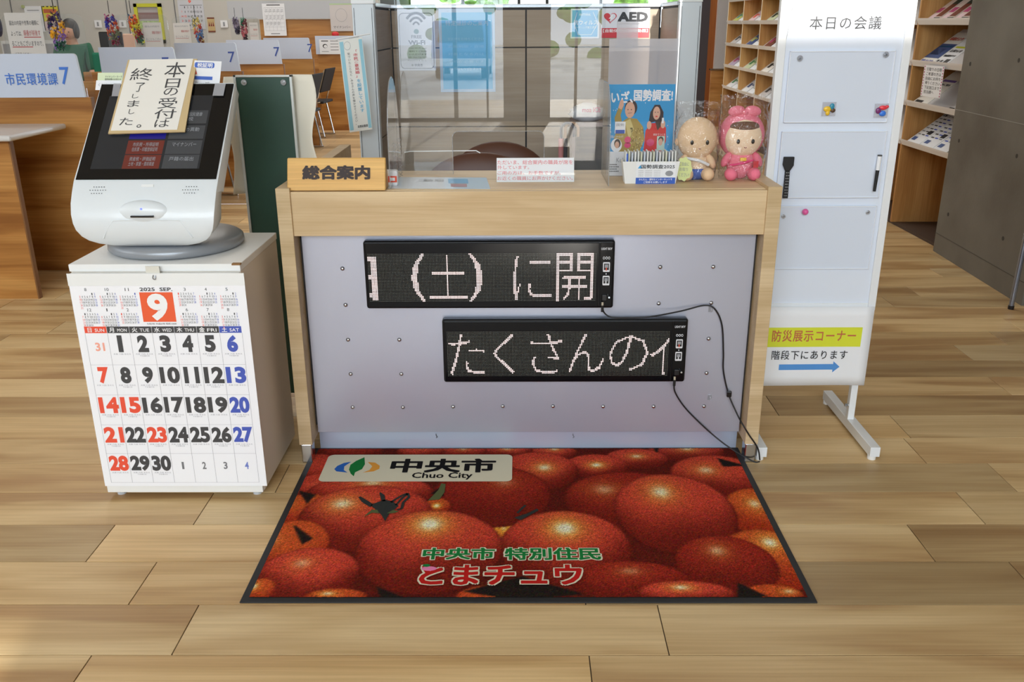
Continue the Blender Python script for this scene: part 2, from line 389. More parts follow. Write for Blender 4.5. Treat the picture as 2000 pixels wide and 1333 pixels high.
wf.box(-2.15, 3.2, 18.55, 18.65, 1.25, 1.33)
wf = struct(wf.build('window_1', mat('window_frame_dark', (45, 48, 50), .5)))
MB().box(-2.15, 3.2, 18.6, 18.605, 1.3, 3.0).build('pane', GLASS, wf)

# concrete wall on the far side of the whiteboard
def concrete():
    m, nt, b = new_mat('concrete'); N = nt.nodes.new; L = nt.links; b.inputs['Roughness'].default_value = .7
    tc = N('ShaderNodeTexCoord'); n1 = N('ShaderNodeTexNoise'); n1.inputs['Scale'].default_value = 2.2; n1.inputs['Detail'].default_value = 6
    n2 = N('ShaderNodeTexNoise'); n2.inputs['Scale'].default_value = 60
    L.new(tc.outputs['Object'], n1.inputs['Vector']); L.new(tc.outputs['Object'], n2.inputs['Vector'])
    r = N('ShaderNodeValToRGB'); r.color_ramp.elements[0].position = .3; r.color_ramp.elements[0].color = lin((92, 85, 74)); r.color_ramp.elements[1].position = .72; r.color_ramp.elements[1].color = lin((118, 113, 103))
    L.new(n1.outputs['Fac'], r.inputs['Fac']); L.new(r.outputs['Color'], b.inputs['Base Color'])
    bp = N('ShaderNodeBump'); bp.inputs['Strength'].default_value = .2; bp.inputs['Distance'].default_value = .003
    L.new(n2.outputs['Fac'], bp.inputs['Height']); L.new(bp.outputs['Normal'], b.inputs['Normal']); return m
CON = concrete()
ca, cb = Vector((2.71, 5.704, 0)), Vector((2.648, 4.50, 0))
W = MB().prism([ca, cb, (6.0, 4.5, 0), (6.0, 5.704, 0)], (0, 0, 5.2)).build('wall_right', CON); struct(W)
cn = (cb-ca).cross(Vector((0, 0, 1))).normalized()
if cn.x > 0: cn = -cn
DK = mat('tie_hole_dark', (60, 56, 50), .9)
for px, py in ((1895, 125), (1873, 275), (1852, 419), (1959, 466), (1986, 305), (1990, 118)):
    p = PP(px, py, ca, cn); MB().cyl(p-cn*.004, p+cn*.0012, .012, 14).build('tie_hole', DK, W)
for z in (.12, .9): # formwork joint and skirting ledge
    pa, pb = ca+Vector((0, 0, z)), cb+Vector((0, 0, z))
    MB().obox(pa-cn*.001, pb-pa, (0, 0, .004), cn*.003).build('formwork_joint', mat('joint_dark', (84, 79, 70), .9) if z < .5 else mat('joint_light', (150, 146, 138), .9), W)

# narrow strips between booth and rack
struct(B('trim_1', wood('door_wood', (176, 108, 52), (150, 84, 36), 'Z', 30, 5), None, 2.88, 2.98, 14.3, 14.45, 0, 4))
struct(B('trim_2', mat('dark_panel', (70, 62, 66), .6), None, 2.66, 2.88, 14.3, 14.45, 0, 4))
struct(B('trim_3', mat('pale_wall', (200, 196, 196), .7), None, 2.98, 3.2, 14.2, 14.45, 0, 4))
d = thing('low_partition', 'low wooden partition behind the booth beside the brochure rack', 'partition', (2.75, 13.2, 0))
WST = wood('station_wood', (204, 150, 84), (152, 98, 44), 'X', 34, 8, rough=.4, c3=(184, 128, 66), bandmix=.35)
B('panel', WST, d, 2.72, 3.06, 13.15, 13.2, 0, .78); B('edge_strip', CHROME, d, 2.70, 3.06, 13.13, 13.21, .78, .80)
dd = struct(B('door_3', mat('dark_green_glass', (40, 50, 50), .1, coat=.5), None, 3.2, 3.7, 13.7, 13.75, 0, 3.2))
# ================================================================== information desk
OAK = wood('pale_oak_laminate', (224, 199, 160), (206, 178, 137), 'X', 55, 14, rough=.45, c3=(216, 190, 150), bandmix=.16)
OAKZ = wood('pale_oak_side', (216, 192, 154), (198, 172, 132), 'X', 60, 14, rough=.45, bandmix=.2)
desk = thing('information_desk', 'pale oak information desk with a grey metal front panel behind the tomato mat', 'desk', (.02, 3.2, 0))
for x0, x1 in ((-.752, -.708), (.762, .806)):
    B('side_panel', OAKZ, desk, x0, x1, 2.723, 3.78, .07, .945, .0015)
B('front_board', OAK, desk, -.708, .762, 2.730, 2.752, .794, .933, .001)
B('worktop', OAK, desk, -.708, .762, 2.753, 3.13, .905, .935, .001)
B('inner_worktop', OAK, desk, -.708, .762, 3.131, 3.74, .70, .725, .001)
MET = mat('lavender_grey_metal', (186, 190, 206), .34, .55, noise=.02, nscale=3)
B('metal_panel', MET, desk, -.70, .755, 2.787, 2.80, .088, .904, .001)
B('metal_frame', mat('dark_gap', (40, 38, 40), .6), desk, -.708, .762, 2.801, 2.83, .11, .904)
B('kickplate', mat('mirror_steel', (196, 206, 226), .35, .4), desk, -.708, .762, 2.834, 2.85, .0, .12)
for x0 in (-.748, .766):
    for y in (2.727, 3.7):
        B('foot', CHROME, desk, x0, x0+.036, y, y+.045, 0, .07, .003)
PANEL = [o for o in bpy.data.objects if o.name == 'metal_panel'][0]
BOLT = mat('bolt_steel', (196, 200, 208), .2, 1)
bolts = [(669, 525), (675, 596), (680, 664), (685, 731), (689, 796), (787, 796), (885, 795), (982, 794), (1080, 794), (1178, 794.5), (1276.5, 794.5), (1375, 794), (780, 664), (784, 731),
         (1289.5, 522), (1393, 521.5), (1286.5, 593), (1389, 592), (1384, 662), (1380, 729)]
for px, py in bolts:
    p = PY(px, py, 2.787); p.z = p.z
    MB().add(*(lambda n=14: ([(p.x+r*cos(2*pi*j/n), p.y-h, p.z+r*sin(2*pi*j/n)) for r, h in ((.0075, 0), (.0068, .002), (.0045, .0045), (.0015, .0055)) for j in range(n)],
        [(i*n+j, i*n+(j+1) % n, (i+1)*n+(j+1) % n, (i+1)*n+j) for i in range(3) for j in range(n)]+[tuple(3*n+j for j in range(n))]))()).build('bolt', BOLT, PANEL, smooth=True)
for px, py in ((1387.7, 604), (1386, 776)):
    p = PY(px, py, 2.787); h = thing('adhesive_hook', ('clear cable hook stuck on the metal front just below the top cord bend', 'clear cable hook stuck on the metal front near the bottom bolts')[py > 700], 'hook', p)
    B('plate', clear('clear_plastic_hook', (.9, .9, .92), haze=.3), h, p.x-.007, p.x+.007, p.y-.003, p.y, p.z-.01, p.z+.01, .001)
    MB().tube([p+Vector((0, -.004, -.006)), p+Vector((0, -.009, -.007)), p+Vector((0, -.012, 0)), p+Vector((0, -.008, .005))], .002).build('hook', _M['clear_plastic_hook'], h)
for px in (852, 1119):
    p = PY(px, 850, 2.836); tag(MB().tube([p+Vector((0, 0, .006)), p+Vector((0, -.004, 0)), p+Vector((.004, -.004, -.006)), p+Vector((0, -.004, -.01))], .0016).build('small_hook', STEEL),
        ('tiny metal hook on the kickplate nearer the calendar cabinet', 'tiny metal hook on the kickplate nearer the whiteboard')[px > 1000], 'hook')

# ------------------------------------------------------------------ the two LED message boards
SHINY = mat('glossy_black_plastic', (8, 9, 13), .12, spec=.22)
LIT = mat('lit_led', (255, 226, 222), .5, emit=1.5)
UNLIT = mat('unlit_led', (158, 160, 148), .5)
def raster(items, cols, rows):
    g = np.zeros((rows, cols), bool); X, Y = np.meshgrid(np.arange(cols)+.5, np.arange(rows)+.5)
    for ch, x0, y0, x1, y1, bold in items:
        v, f, bb = glyphs(ch, bold)
        P = np.stack([x0+(v[:, 0]-bb[0])/(bb[2]-bb[0])*(x1-x0), y1-(v[:, 1]-bb[1])/(bb[3]-bb[1])*(y1-y0)], 1)
        for t in f:
            for i in range(1, len(t)-1):
                a, b, c = P[t[0]], P[t[i]], P[t[i+1]]; dt = (b[1]-c[1])*(a[0]-c[0])+(c[0]-b[0])*(a[1]-c[1])
                if abs(dt) < 1e-9: continue
                l1 = ((b[1]-c[1])*(X-c[0])+(c[0]-b[0])*(Y-c[1]))/dt; l2 = ((c[1]-a[1])*(X-c[0])+(a[0]-c[0])*(Y-c[1]))/dt
                g |= (l1 >= -.02) & (l2 >= -.02) & (l1+l2 <= 1.02)
    return g
def led_board(label, px0, px1, pt, pb, ax0, ax1, at, ab, items, name='led_sign'):
    yf = 2.752; a = PY(px0, pt, yf); b = PY(px1, pt, yf); c = PY(px0+4, pb, yf)
    x0, x1, z1, z0 = a.x, b.x, a.z, c.z; r = thing(name, label, 'sign', ((x0+x1)/2, 2.77, z0))
    B('case', mat('matte_black_case', (16, 16, 18), .4, spec=.3), r, x0, x1, yf, 2.787, z0, z1, .008, seg=3)
    q = x1-.050
    B('screen_cover', SHINY, r, x0+.006, q, yf-.003, yf+.002, z0+.006, z1-.006, .0015)
    CS = B('control_strip', SHINY, r, q+.003, x1-.006, yf-.002, yf+.002, z0+.006, z1-.006, .0015)
    A = PY(ax0, at, yf); Bq = PY(ax1, ab, yf); cols, rows = 154, 32; ux, uz = (Bq.x-A.x)/cols, (A.z-Bq.z)/rows
    g = raster(items, cols, rows)
    for on, nm, m, rad, yy in ((True, 'lit_leds', LIT, .40, yf-.0048), (False, 'unlit_leds', UNLIT, .2, yf-.0042)):
        R, K = np.nonzero(g == on); n = 6; V = []; F = []
        cx = A.x+(K+.5)*ux; cz = A.z-(R+.5)*uz; rr = ux*rad
        ang = np.arange(n)*2*pi/n
        VX = cx[:, None]+rr*np.cos(ang); VZ = cz[:, None]+rr*np.sin(ang)
        M = len(cx); verts = np.stack([VX.ravel(), np.full(M*n, yy), VZ.ravel()], 1)
        mb = MB(); mb.v = [tuple(v) for v in verts]; mb.f = [tuple(range(i*n, i*n+n)) for i in range(M)]
        o = mb.build(nm, m, r); o['kind'] = 'stuff'
    # printing on the control strip
    S = Sheet(r, (q+.003, yf-.002, z1-.006), (x1-.009-q, 0, 0), (0, 0, -(z1-z0-.012)), .0005)
    WP = mat('white_print', (225, 225, 228), .5)
    S.text('LIGHT BOY', .08, .075, .92, .11, WP, .02)
    for k in (.3, .5, .7): S.oval(k, .235, .085, .022, WP, 1); S.oval(k, .235, .055, .014, mat('black_dot', (14, 14, 16)), 2)
    for y in (.30, .51):
        S.rrect(.24, y, .78, y+.15, .05, WP, 1, .02); S.rect(.31, y+.02, .71, y+.12, _M['black_dot'], 2); S.rect(.38, y+.035, .64, y+.085, GREYP, 3); S.line([(.5, y+.08), (.5, y+.13)], .003, RED if y < .4 else WP, 4)
    S.oval(.5, .48, .04, .012, WP, 2)
    S.build()
    zs = z0+.028
    B('switch_box', mat('black_socket', (24, 24, 26), .4), r, q+.012, x1-.022, yf-.010, yf, zs, zs+.02, .002)
    MB().cyl((x1-.016, yf-.004, zs+.012), (x1-.016, yf-.018, zs+.014), .003, 10).build('knob', CHROME, CS)
    MB().cyl((q+.014, yf-.010, zs-.004), (q+.014, yf-.012, zs-.018), .0035, 10).build('plug', mat('beige_plug', (190, 180, 160), .4), CS)
    return q+.014, yf-.011, zs-.018
pl1 = led_board('upper black LED message board with white dot-matrix Japanese characters', 708, 1202, 472, 604, 717, 1163, 495, 588,
    [('日', -22, 2, 5.6, 31, 0), ('(', 29, 0, 38.5, 32, 0), ('土', 41, 1.5, 66, 30, -.012), (')', 68, 0, 77.5, 32, 0), ('に', 98, 1.8, 124, 31, -.014), ('開', 127, .5, 152, 31.5, -.01)])
pl2 = led_board('lower black LED message board, offset toward the whiteboard, with white dot characters', 863, 1345, 625, 748, 872, 1303, 647, 734,
    [('た', 1, 1.5, 26, 30.5, -.014), ('く', 32, 1.5, 47, 30.5, -.014), ('さ', 58, 1.5, 80, 30, -.014), ('ん', 84.5, 1.5, 109.5, 29, -.014), ('の', 112.5, 3, 140, 28, -.014), ('イ', 141.5, .5, 157, 31, -.014)])
CORD = mat('black_cord', (22, 22, 24), .5)
def smooth_path(P, k=6):
    P = [Vector(p) for p in P]; P = [P[0]]+P+[P[-1]]; out = []
    for i in range(1, len(P)-2):
        a, b, c, d = P[i-1:i+3]
        for j in range(k):
            t = j/k; out.append(.5*((2*b)+(c-a)*t+(2*a-5*b+4*c-d)*t*t+(3*b-a-3*c+d)*t**3))
    out.append(P[-2]); return out
def cord(label, pts, start, switch=None):
    P = [Vector(start)]+[PY(x, y, d) for x, y, d in pts]
    r = thing('power_cord', label, 'cord', P[-1])
    MB().tube(smooth_path(P), .0026, 8).build('cable', CORD, r)
    MB().tube([P[0]+Vector((0, 0, .004)), P[0]-Vector((0, 0, .018))], .0045, 10).build('plug_sleeve', CORD, r)
    if switch:
        c = PY(*switch); MB().box(c.x-.008, c.x+.008, c.y-.006, c.y+.006, c.z-.011, c.z+.011).build('inline_switch', BLKPL, r, .003)
    return P
cord('black power cord looping from the upper LED board down to the desk corner', [(1180, 611, 2.748), (1194, 620, 2.748), (1225, 621, 2.749), (1270, 619, 2.751), (1330, 608, 2.768), (1375, 597, 2.78), (1396, 604, 2.778), (1410, 635, 2.778), (1413, 690, 2.778), (1413, 725, 2.778), (1423, 770, 2.775), (1441, 812, 2.745), (1452, 832, 2.716), (1463, 850, 2.714), (1480, 876, 2.714), (1484, 899, 2.712)], pl1, (1424, 770, 2.773))
cord('black power cord hanging from the lower LED board to the desk foot', [(1318, 765, 2.77), (1335, 793, 2.778), (1360, 820, 2.778), (1395, 852, 2.77), (1425, 875, 2.74), (1455, 893, 2.725), (1474, 903, 2.708), (1484, 902, 2.702)], pl2)

# ------------------------------------------------------------------ tomato mat
MX0, MX1, MY0, MY1 = -.732, .769, 1.941, 2.832
MATT = thing('door_mat', 'tomato-printed floor mat with the city name banner lying in front of the information desk', 'mat', ((MX0+MX1)/2, (MY0+MY1)/2, 0))
B('rubber_border', mat('black_rubber', (30, 30, 32), .6), MATT, MX0, MX1, MY0, MY1, 0.0005, .005, .002)
def tomato_pile():
    x0, x1, y0, y1 = MX0+.020, MX1-.020, MY0+.020, MY1-.010; nx, ny = 520, 300
    X, Y = np.meshgrid(np.linspace(x0, x1, nx), np.linspace(y0, y1, ny)); rg = np.random.default_rng(4)
    C = np.zeros((ny, nx, 3)); C[:] = (92, 26, 16)
    # every tomato: centre, half sizes, shine centre (measured on the photograph, turned into mat coordinates), body colour, shine strength
    T = [((497, 1120), 34, 75, (490, 1130), .6, 3), ((528, 1035), 26, 40, (520, 1035), .5, 3), ((984, 1040), 20, 26, (984, 1036), 1, 3), ((1341, 885), 75, 22, (1341, 880), 1, 0), ((1243, 900), 62, 20, (1243, 895), 1, 0), ((1165, 915), 62, 24, (1165, 912), 1.4, 0), ((1080, 888), 48, 14, (1083, 881), 1, 0), ((990, 884), 50, 14, (990, 880), .9, 0), ((905, 884), 46, 16, (905, 880), .8, 0), ((820, 886), 46, 14, (820, 878), .5, 0), ((680, 886), 70, 16, (680, 880), .1, 1),
         ((1405, 935), 95, 42, (1378, 922), .8, 0), ((1050, 925), 80, 38, (1063, 917), 1.1, 0), ((605, 920), 60, 30, (600, 900), .1, 0), ((1490, 1010), 72, 52, (1473, 988), .9, 2), ((620, 962), 60, 34, (618, 950), .1, 0),
         ((960, 975), 118, 60, (985, 945), .35, 1), ((721, 970), 125, 40, (728, 947), .9, 0), ((1230, 985), 130, 60, (1180, 960), .5, 1), ((853, 993), 26, 16, (853, 992), 2.2, 2),
         ((590, 1002), 56, 34, (560, 990), .5, 2), ((712, 1018), 132, 66, (669, 988), 1, 0), ((1320, 1010), 120, 80, (1290, 965), 1.1, 0), ((1505, 1100), 92, 62, (1503, 1064), 1.3, 2), ((560, 1080), 80, 60, (530, 1060), .4, 2),
         ((1105, 1082), 132, 80, (1103, 1036), 1.6, 0), ((837, 1085), 146, 84, (840, 1028), 1.5, 0), ((1420, 1110), 100, 60, (1400, 1080), .6, 1), ((599, 1130), 102, 56, (590, 1105), .5, 0), ((1230, 1140), 120, 40, (1230, 1120), .4, 1), ((1340, 1165), 95, 26, (1330, 1152), 1.2, 0), ((960, 1172), 70, 24, (982, 1164), 1.3, 2), ((655, 1172), 62, 18, (640, 1164), 1.2, 2), ((1510, 1168), 60, 22, (1540, 1160), .9, 2), ((505, 1160), 30, 26, (497, 1150), 1.5, 2)]
    for (c, rx, ry, h, s, kind) in T:
        q = PZ(*c); e = PZ(c[0]+rx, c[1]); up = PZ(c[0], c[1]-ry); dn = PZ(c[0], c[1]+ry); hh = PZ(*h)
        a = e.x-q.x; cy = (up.y+dn.y)/2; b = (up.y-dn.y)/2
        U = (X-q.x)/a; V = (Y-cy)/b; R2 = U*U+V*V; ins = R2 < 1
        base = np.array({0: (206, 72, 52), 1: (150, 42, 28), 2: (198, 84, 38), 3: (232, 168, 56)}[kind], float); low = np.array((108, 28, 17) if kind < 2 else (150, 44, 20) if kind == 2 else (210, 110, 40), float)
        t = 1/(1+np.exp(-(V+.28-.55*np.abs(U)**2.5+.10*np.sin(U*4+q.x*9))*5.5)); t = (t*(.80+.2*np.clip(1-R2*.6, 0, 1)))[..., None]; col = low*(1-t)+base*t
        H = ((X-hh.x)/(a*.36))**2+((Y-hh.y)/(b*.36))**2
        g1 = np.clip(np.exp(-H*1.1)*s*.62, 0, 1)[..., None]; col = col*(1-g1)+np.array((226, 160, 62))*g1
        g2 = np.clip(np.exp(-H*7)*s*.85, 0, 1)[..., None]; col = col*(1-g2)+np.array((252, 240, 200))*g2
        edge = np.clip((1-R2)*9, 0, 1)[..., None]; col = col*(.72+.28*edge)
        C[ins] = col[ins]
    def tri(pts, colr):
        P = [PZ(*p) for p in pts]; ins = np.ones_like(X, bool)
        for i in range(len(P)):
            a, b = P[i], P[(i+1) % len(P)]; ins &= ((b.x-a.x)*(Y-a.y)-(b.y-a.y)*(X-a.x)) <= 0
        C[ins] = colr
    for pts in (((583, 962), (617, 970), (600, 988)), ((572, 1028), (612, 1056), (590, 1068)), ((1412, 915), (1400, 898), (1458, 914)), ((905, 1160), (1020, 1130), (1140, 1165), (1010, 1178)), ((735, 1150), (760, 1160), (800, 1176), (745, 1178)), ((1275, 875), (1290, 873), (1282, 890)), ((1440, 1142), (1500, 1170), (1440, 1174)), ((842, 968), (868, 950), (866, 974))):
        tri(pts, (34, 26, 22)); tri(pts[::-1], (34, 26, 22))
    for _ in range(3): C[1:-1, 1:-1] = (C[:-2, 1:-1]+C[2:, 1:-1]+C[1:-1, :-2]+C[1:-1, 2:]+C[1:-1, 1:-1]*2)/6
    C = C*(1+rg.normal(0, .14, (ny, nx, 1)))+rg.normal(0, 7, (ny, nx, 3)); C = np.clip(C, 0, 255)/255
    Lc = np.where(C <= .04045, C/12.92, ((C+.055)/1.055)**2.4)
    me = bpy.data.meshes.new('pile'); o0 = MATT.location
    # the far edge of the mat ripples up slightly against the desk
    Z = .0062+rg.normal(0, .0004, X.shape)
    vv = np.stack([X-o0.x, Y-o0.y, Z], -1).reshape(-1, 3); I = np.arange(nx*ny).reshape(ny, nx)
    F = np.stack([I[:-1, :-1], I[:-1, 1:], I[1:, 1:], I[1:, :-1]], -1).reshape(-1, 4)
    me.vertices.add(len(vv)); me.vertices.foreach_set('co', vv.ravel()); me.loops.add(F.size); me.loops.foreach_set('vertex_index', F.ravel())
    me.polygons.add(len(F)); me.polygons.foreach_set('loop_start', np.arange(0, F.size, 4)); me.polygons.foreach_set('loop_total', np.full(len(F), 4)); me.update(calc_edges=True)
    ca_ = me.color_attributes.new('print', 'FLOAT_COLOR', 'POINT'); ca_.data.foreach_set('color', np.concatenate([Lc, np.ones((ny, nx, 1))], -1).ravel())
    m, nt, b = new_mat('printed_pile'); a = nt.nodes.new('ShaderNodeAttribute'); a.attribute_name = 'print'; nt.links.new(a.outputs['Color'], b.inputs['Base Color'])
    b.inputs['Roughness'].default_value = .95; b.inputs['Specular IOR Level'].default_value = .1
    put('pile', me, m, MATT)
tomato_pile()
ivory = mat('ivory_print', (226, 220, 196), .9, spec=.1); green = mat('green_print', (30, 126, 62), .9, spec=.1); red2 = mat('deep_red_print', (190, 34, 30), .9, spec=.1)
mblack = mat('mat_black_print', (26, 24, 26), .9, spec=.1); mblue = mat('mat_blue_print', (50, 106, 196), .9, spec=.1); morange = mat('orange_print', (236, 164, 70), .9, spec=.1)
S = Sheet(MATT, (MX0, MY1, .0080), (MX1-MX0, 0, 0), (0, MY0-MY1, 0), .0003)
def mf(px, py): p = PZ(px, py, .008); return ((p.x-MX0)/(MX1-MX0), (MY1-p.y)/(MY1-MY0))
(bx0, by0), (bx1, by1) = mf(636, 889), mf(1000, 941)
bx0 = (mf(642, 888)[0]+mf(622, 941)[0])/2
S.rrect(bx0, by0, bx1, by1, .014, ivory, 1, .022)
def crescent(cx, cy, rx, ry, side, m):
    P = []
    for i in range(13): a = radians(110-220*i/12); P.append((cx+side*rx*cos(a), cy-ry*sin(a)))
    for i in range(1, 12): a = radians(-110+220*i/12); P.append((cx+side*rx*(.45*cos(a)-.12), cy-ry*sin(a)*.93))
    for i in range(12): S.poly([P[i], P[i+1], P[23-i-1] if i < 11 else P[12], P[(24-i-1) % 24] if i > 0 else P[0]], m, 2)
lx, ly = mf(697, 912)
def zp(pts, m, l=2): S.poly([mf(449+x/3.1, 781+y/3.1) for x, y in pts], m, l)
zp([(735, 377), (690, 385), (650, 403), (632, 422), (645, 436), (712, 443), (690, 428), (693, 406)], mblue)
zp([(815, 350), (765, 372), (730, 396), (721, 425), (732, 450), (750, 466), (758, 442), (800, 422), (818, 392)], green)
zp([(835, 379), (880, 383), (908, 402), (905, 420), (870, 436), (804, 443), (845, 428), (862, 405)], morange)
def mt(t, x0, y0, x1, y1, m, bold, outline=None):
    a, b = mf(x0, y0), mf(x1, y1)
    if outline: S.text(t, a[0]-.003, a[1]-.004, b[0]+.003, b[1]+.004, outline, bold+.045, 2)
    S.text(t, a[0], a[1], b[0], b[1], m, bold, 3)
mt('中央市', 767, 897, 968, 924, mblack, .035); mt('Chuo City', 806, 924, 922, 938, mblack, .02)
mt('中央市', 828, 1071, 966, 1094, green, .03, ivory); mt('特別住民', 986, 1071, 1175, 1095, green, .03, ivory); mt('とまチュウ', 823, 1104, 1140, 1144, red2, .03, ivory)
q = mf(838, 1112); S.oval(q[0], q[1], .014, .012, mat('pink_print', (236, 130, 180), .9), 4); q = mf(833, 1106); S.oval(q[0], q[1], .007, .008, green, 5)
# printed calyx of the tomato
CAL = mat('dark_calyx_print', (30, 34, 30), .9); CAG = mat('olive_calyx_print', (84, 92, 48), .9)
zp([(850, 640), (885, 625), (935, 606), (985, 618), (1022, 642), (992, 672), (968, 686), (940, 738), (918, 700), (890, 672)], CAL, 1)
zp([(850, 652), (868, 634), (790, 586), (778, 592), (800, 622)], CAL, 1); zp([(918, 616), (942, 616), (936, 578), (912, 562), (905, 566)], CAL, 1)
def zl(pts, w, m): S.line([mf(449+x/3.1, 781+y/3.1) for x, y in pts], w, m, 1)
zl([(975, 622), (1030, 588), (1075, 568), (1086, 590), (1050, 622), (1040, 662), (1012, 668)], .009, CAL); zl([(1004, 640), (1040, 600), (1075, 572)], .007, CAL)
zp([(828, 694), (860, 668), (892, 668), (905, 690), (860, 686), (810, 712)], CAG, 2); zp([(950, 690), (990, 668), (1024, 680), (985, 690)], CAG, 2)
zp([(1200, 612), (1262, 548), (1280, 508), (1306, 512), (1300, 560), (1268, 606)], CAG, 1); zp([(1720, 716), (1800, 690), (1860, 660), (1870, 672), (1760, 730)], CAL, 1); zl([(1740, 688), (1772, 656), (1790, 640)], .008, CAL)
S.build()
# ================================================================== white cabinet with the calendar
CABW = mat('cabinet_white', (238, 238, 236), .45); CABS = mat('cabinet_side_shaded', (226, 216, 202), .5)
cab = thing('cabinet', 'white low cabinet beside the desk with a September calendar hung on its front', 'cabinet', (-1.066, 2.7, 0))
cx0, cx1, cy0, cy1, cz = -1.314, -.816, 2.503, 2.912, .765
B('body', CABS, cab, cx0, cx1, cy0+.004, cy1, .018, cz-.022, .002)  # side shade of the white cabinet is put into this body colour
B('top', CABW, cab, cx0-.002, cx1+.002, cy0-.002, cy1+.002, cz-.022, cz, .002)
B('door', CABW, cab, cx0+.001, cx1-.001, cy0-.014, cy0+.003, .02, cz-.025, .002)
for x in (cx0+.03, cx1-.03):
    for y in (cy0+.02, cy1-.03): MB().cyl((x, y, 0), (x, y, .02), .014, 14).build('foot', mat('clear_rubber_foot', (200, 204, 210), .3), cab)
B('worn_corner', mat('worn_chipboard', (150, 112, 70), .9), cab, cx1-.022, cx1+.0026, cy0-.0028, cy0+.012, cz-.004, cz+.0006)
tp = PY(298, 527, cy0-.016)
B('tape_piece', mat('milky_tape', (222, 220, 210), .3), cab, tp.x-.02, tp.x+.02, cy0-.0172, cy0-.0150, cz-.05, cz-.002)
# calendar
yc = cy0-.0195
a, b_, c_ = PY(131, 537, yc), PY(474, 532.5, yc), PY(203.5, 950, yc)
cal = thing('wall_calendar', 'large September calendar sheet hanging on the front of the white cabinet', 'calendar', (cx0+.25, yc, c_.z))
O = Vector((a.x, yc, (a.z+b_.z)/2)); U = Vector((b_.x-a.x+.002, 0, 0)); D = Vector((0, 0, c_.z-O.z))
CALP = mat('calendar_paper', (246, 247, 252), .45)
paper(cal, O, U, D, CALP, .0012); B('binding_strip', mat('glossy_binding', (238, 240, 240), .25), cal, O.x-.001, O.x+U.x+.001, yc-.002, yc, O.z-.036, O.z+.001)
MB().tube(smooth_path([(O.x+U.x*.49, yc-.002, O.z-.004), (O.x+U.x*.488, yc-.007, O.z-.012), (O.x+U.x*.5, yc-.007, O.z-.016), (O.x+U.x*.503, yc-.002, O.z-.005)]), .0012, 6).build('hanging_hook', STEEL, cal)
S = Sheet(cal, O, U, D, .0003)
DIG = mat('calendar_grey_print', (66, 66, 68), .6); CRED = mat('calendar_red_print', (236, 84, 58), .6); CBLU = mat('calendar_blue_print', (72, 92, 186), .6); PALE = mat('pale_red_print', (246, 170, 150), .6); MID = mat('mid_grey_print', (120, 120, 124), .6); LBL = mat('pale_blue_print', (120, 136, 208), .6); WHP = mat('white_lettering', (245, 245, 246), .6); GLN = mat('fine_grey_lines', (150, 150, 158), .6)
def cf(v): return (O.z-PY(300, 480+v/2.564, yc).z)/-D.z
gx0, gx1 = .043, .954; cw = (gx1-gx0)/7; rows_y = [cf(v) for v in (405, 438, 597, 748, 898, 1042, 1187)]
for i, (k, e) in enumerate(zip('日月火水木金土', ('SUN', 'MON', 'TUE', 'WED', 'THU', 'FRI', 'SAT'))):
    x = gx0+cw*i; S.rect(x, rows_y[0], x+cw*.985, rows_y[1], CRED if i == 0 else CBLU if i == 6 else DIG, 1)
    S.text(k, x+cw*.1, rows_y[0]+.003, x+cw*.36, rows_y[1]-.003, WHP, .015, 2, 'em'); S.text(e, x+cw*.46, rows_y[0]+.009, x+cw*.88, rows_y[1]-.006, WHP, .008)
for i in range(8): x = gx0+cw*i; S.rect(x-.0008, rows_y[1], x+.0008, rows_y[6], GLN, 1)
for y in rows_y[2:]: S.rect(gx0, y-.0004, gx1, y+.0004, GLN, 1)
d = 0
hol = {15, 23}
for r in range(5):
    for i in range(7):
        x = gx0+cw*i; y = rows_y[r+1]; dd_ = r*7+i
        if dd_ == 0: S.text('31', x+cw*.36, y+.043, x+cw*.78, y+.082, PALE, .03); continue
        if dd_ > 30:
            S.text(str(dd_-30), x+cw*(.42 if dd_ > 31 else .46), y+.042, x+cw*(.60 if dd_ > 31 else .56), y+.078, MID if i < 6 else LBL, .025 if dd_ > 31 else .01); continue
        m = CRED if (i == 0 or dd_ in hol) else CBLU if i == 6 else DIG
        t = str(dd_)
        w0, w1 = (.27, .75) if len(t) == 1 else (.06, .96)
        if t == '1': w0, w1 = .38, .60
        if t == '11': w0, w1 = .15, .84
        S.text(t, x+cw*w0, y+.010, x+cw*w1, y+.087, m, .055 if len(t) < 2 else .05)
        S.text('大安 六白 きのえ', x+cw*.12, y+.092, x+cw*.9, y+.099, GLN); 
        if (dd_*7) % 3 != 1: S.text('下水道の日', x+cw*.3, y+.101, x+cw*.72, y+.107, GLN)
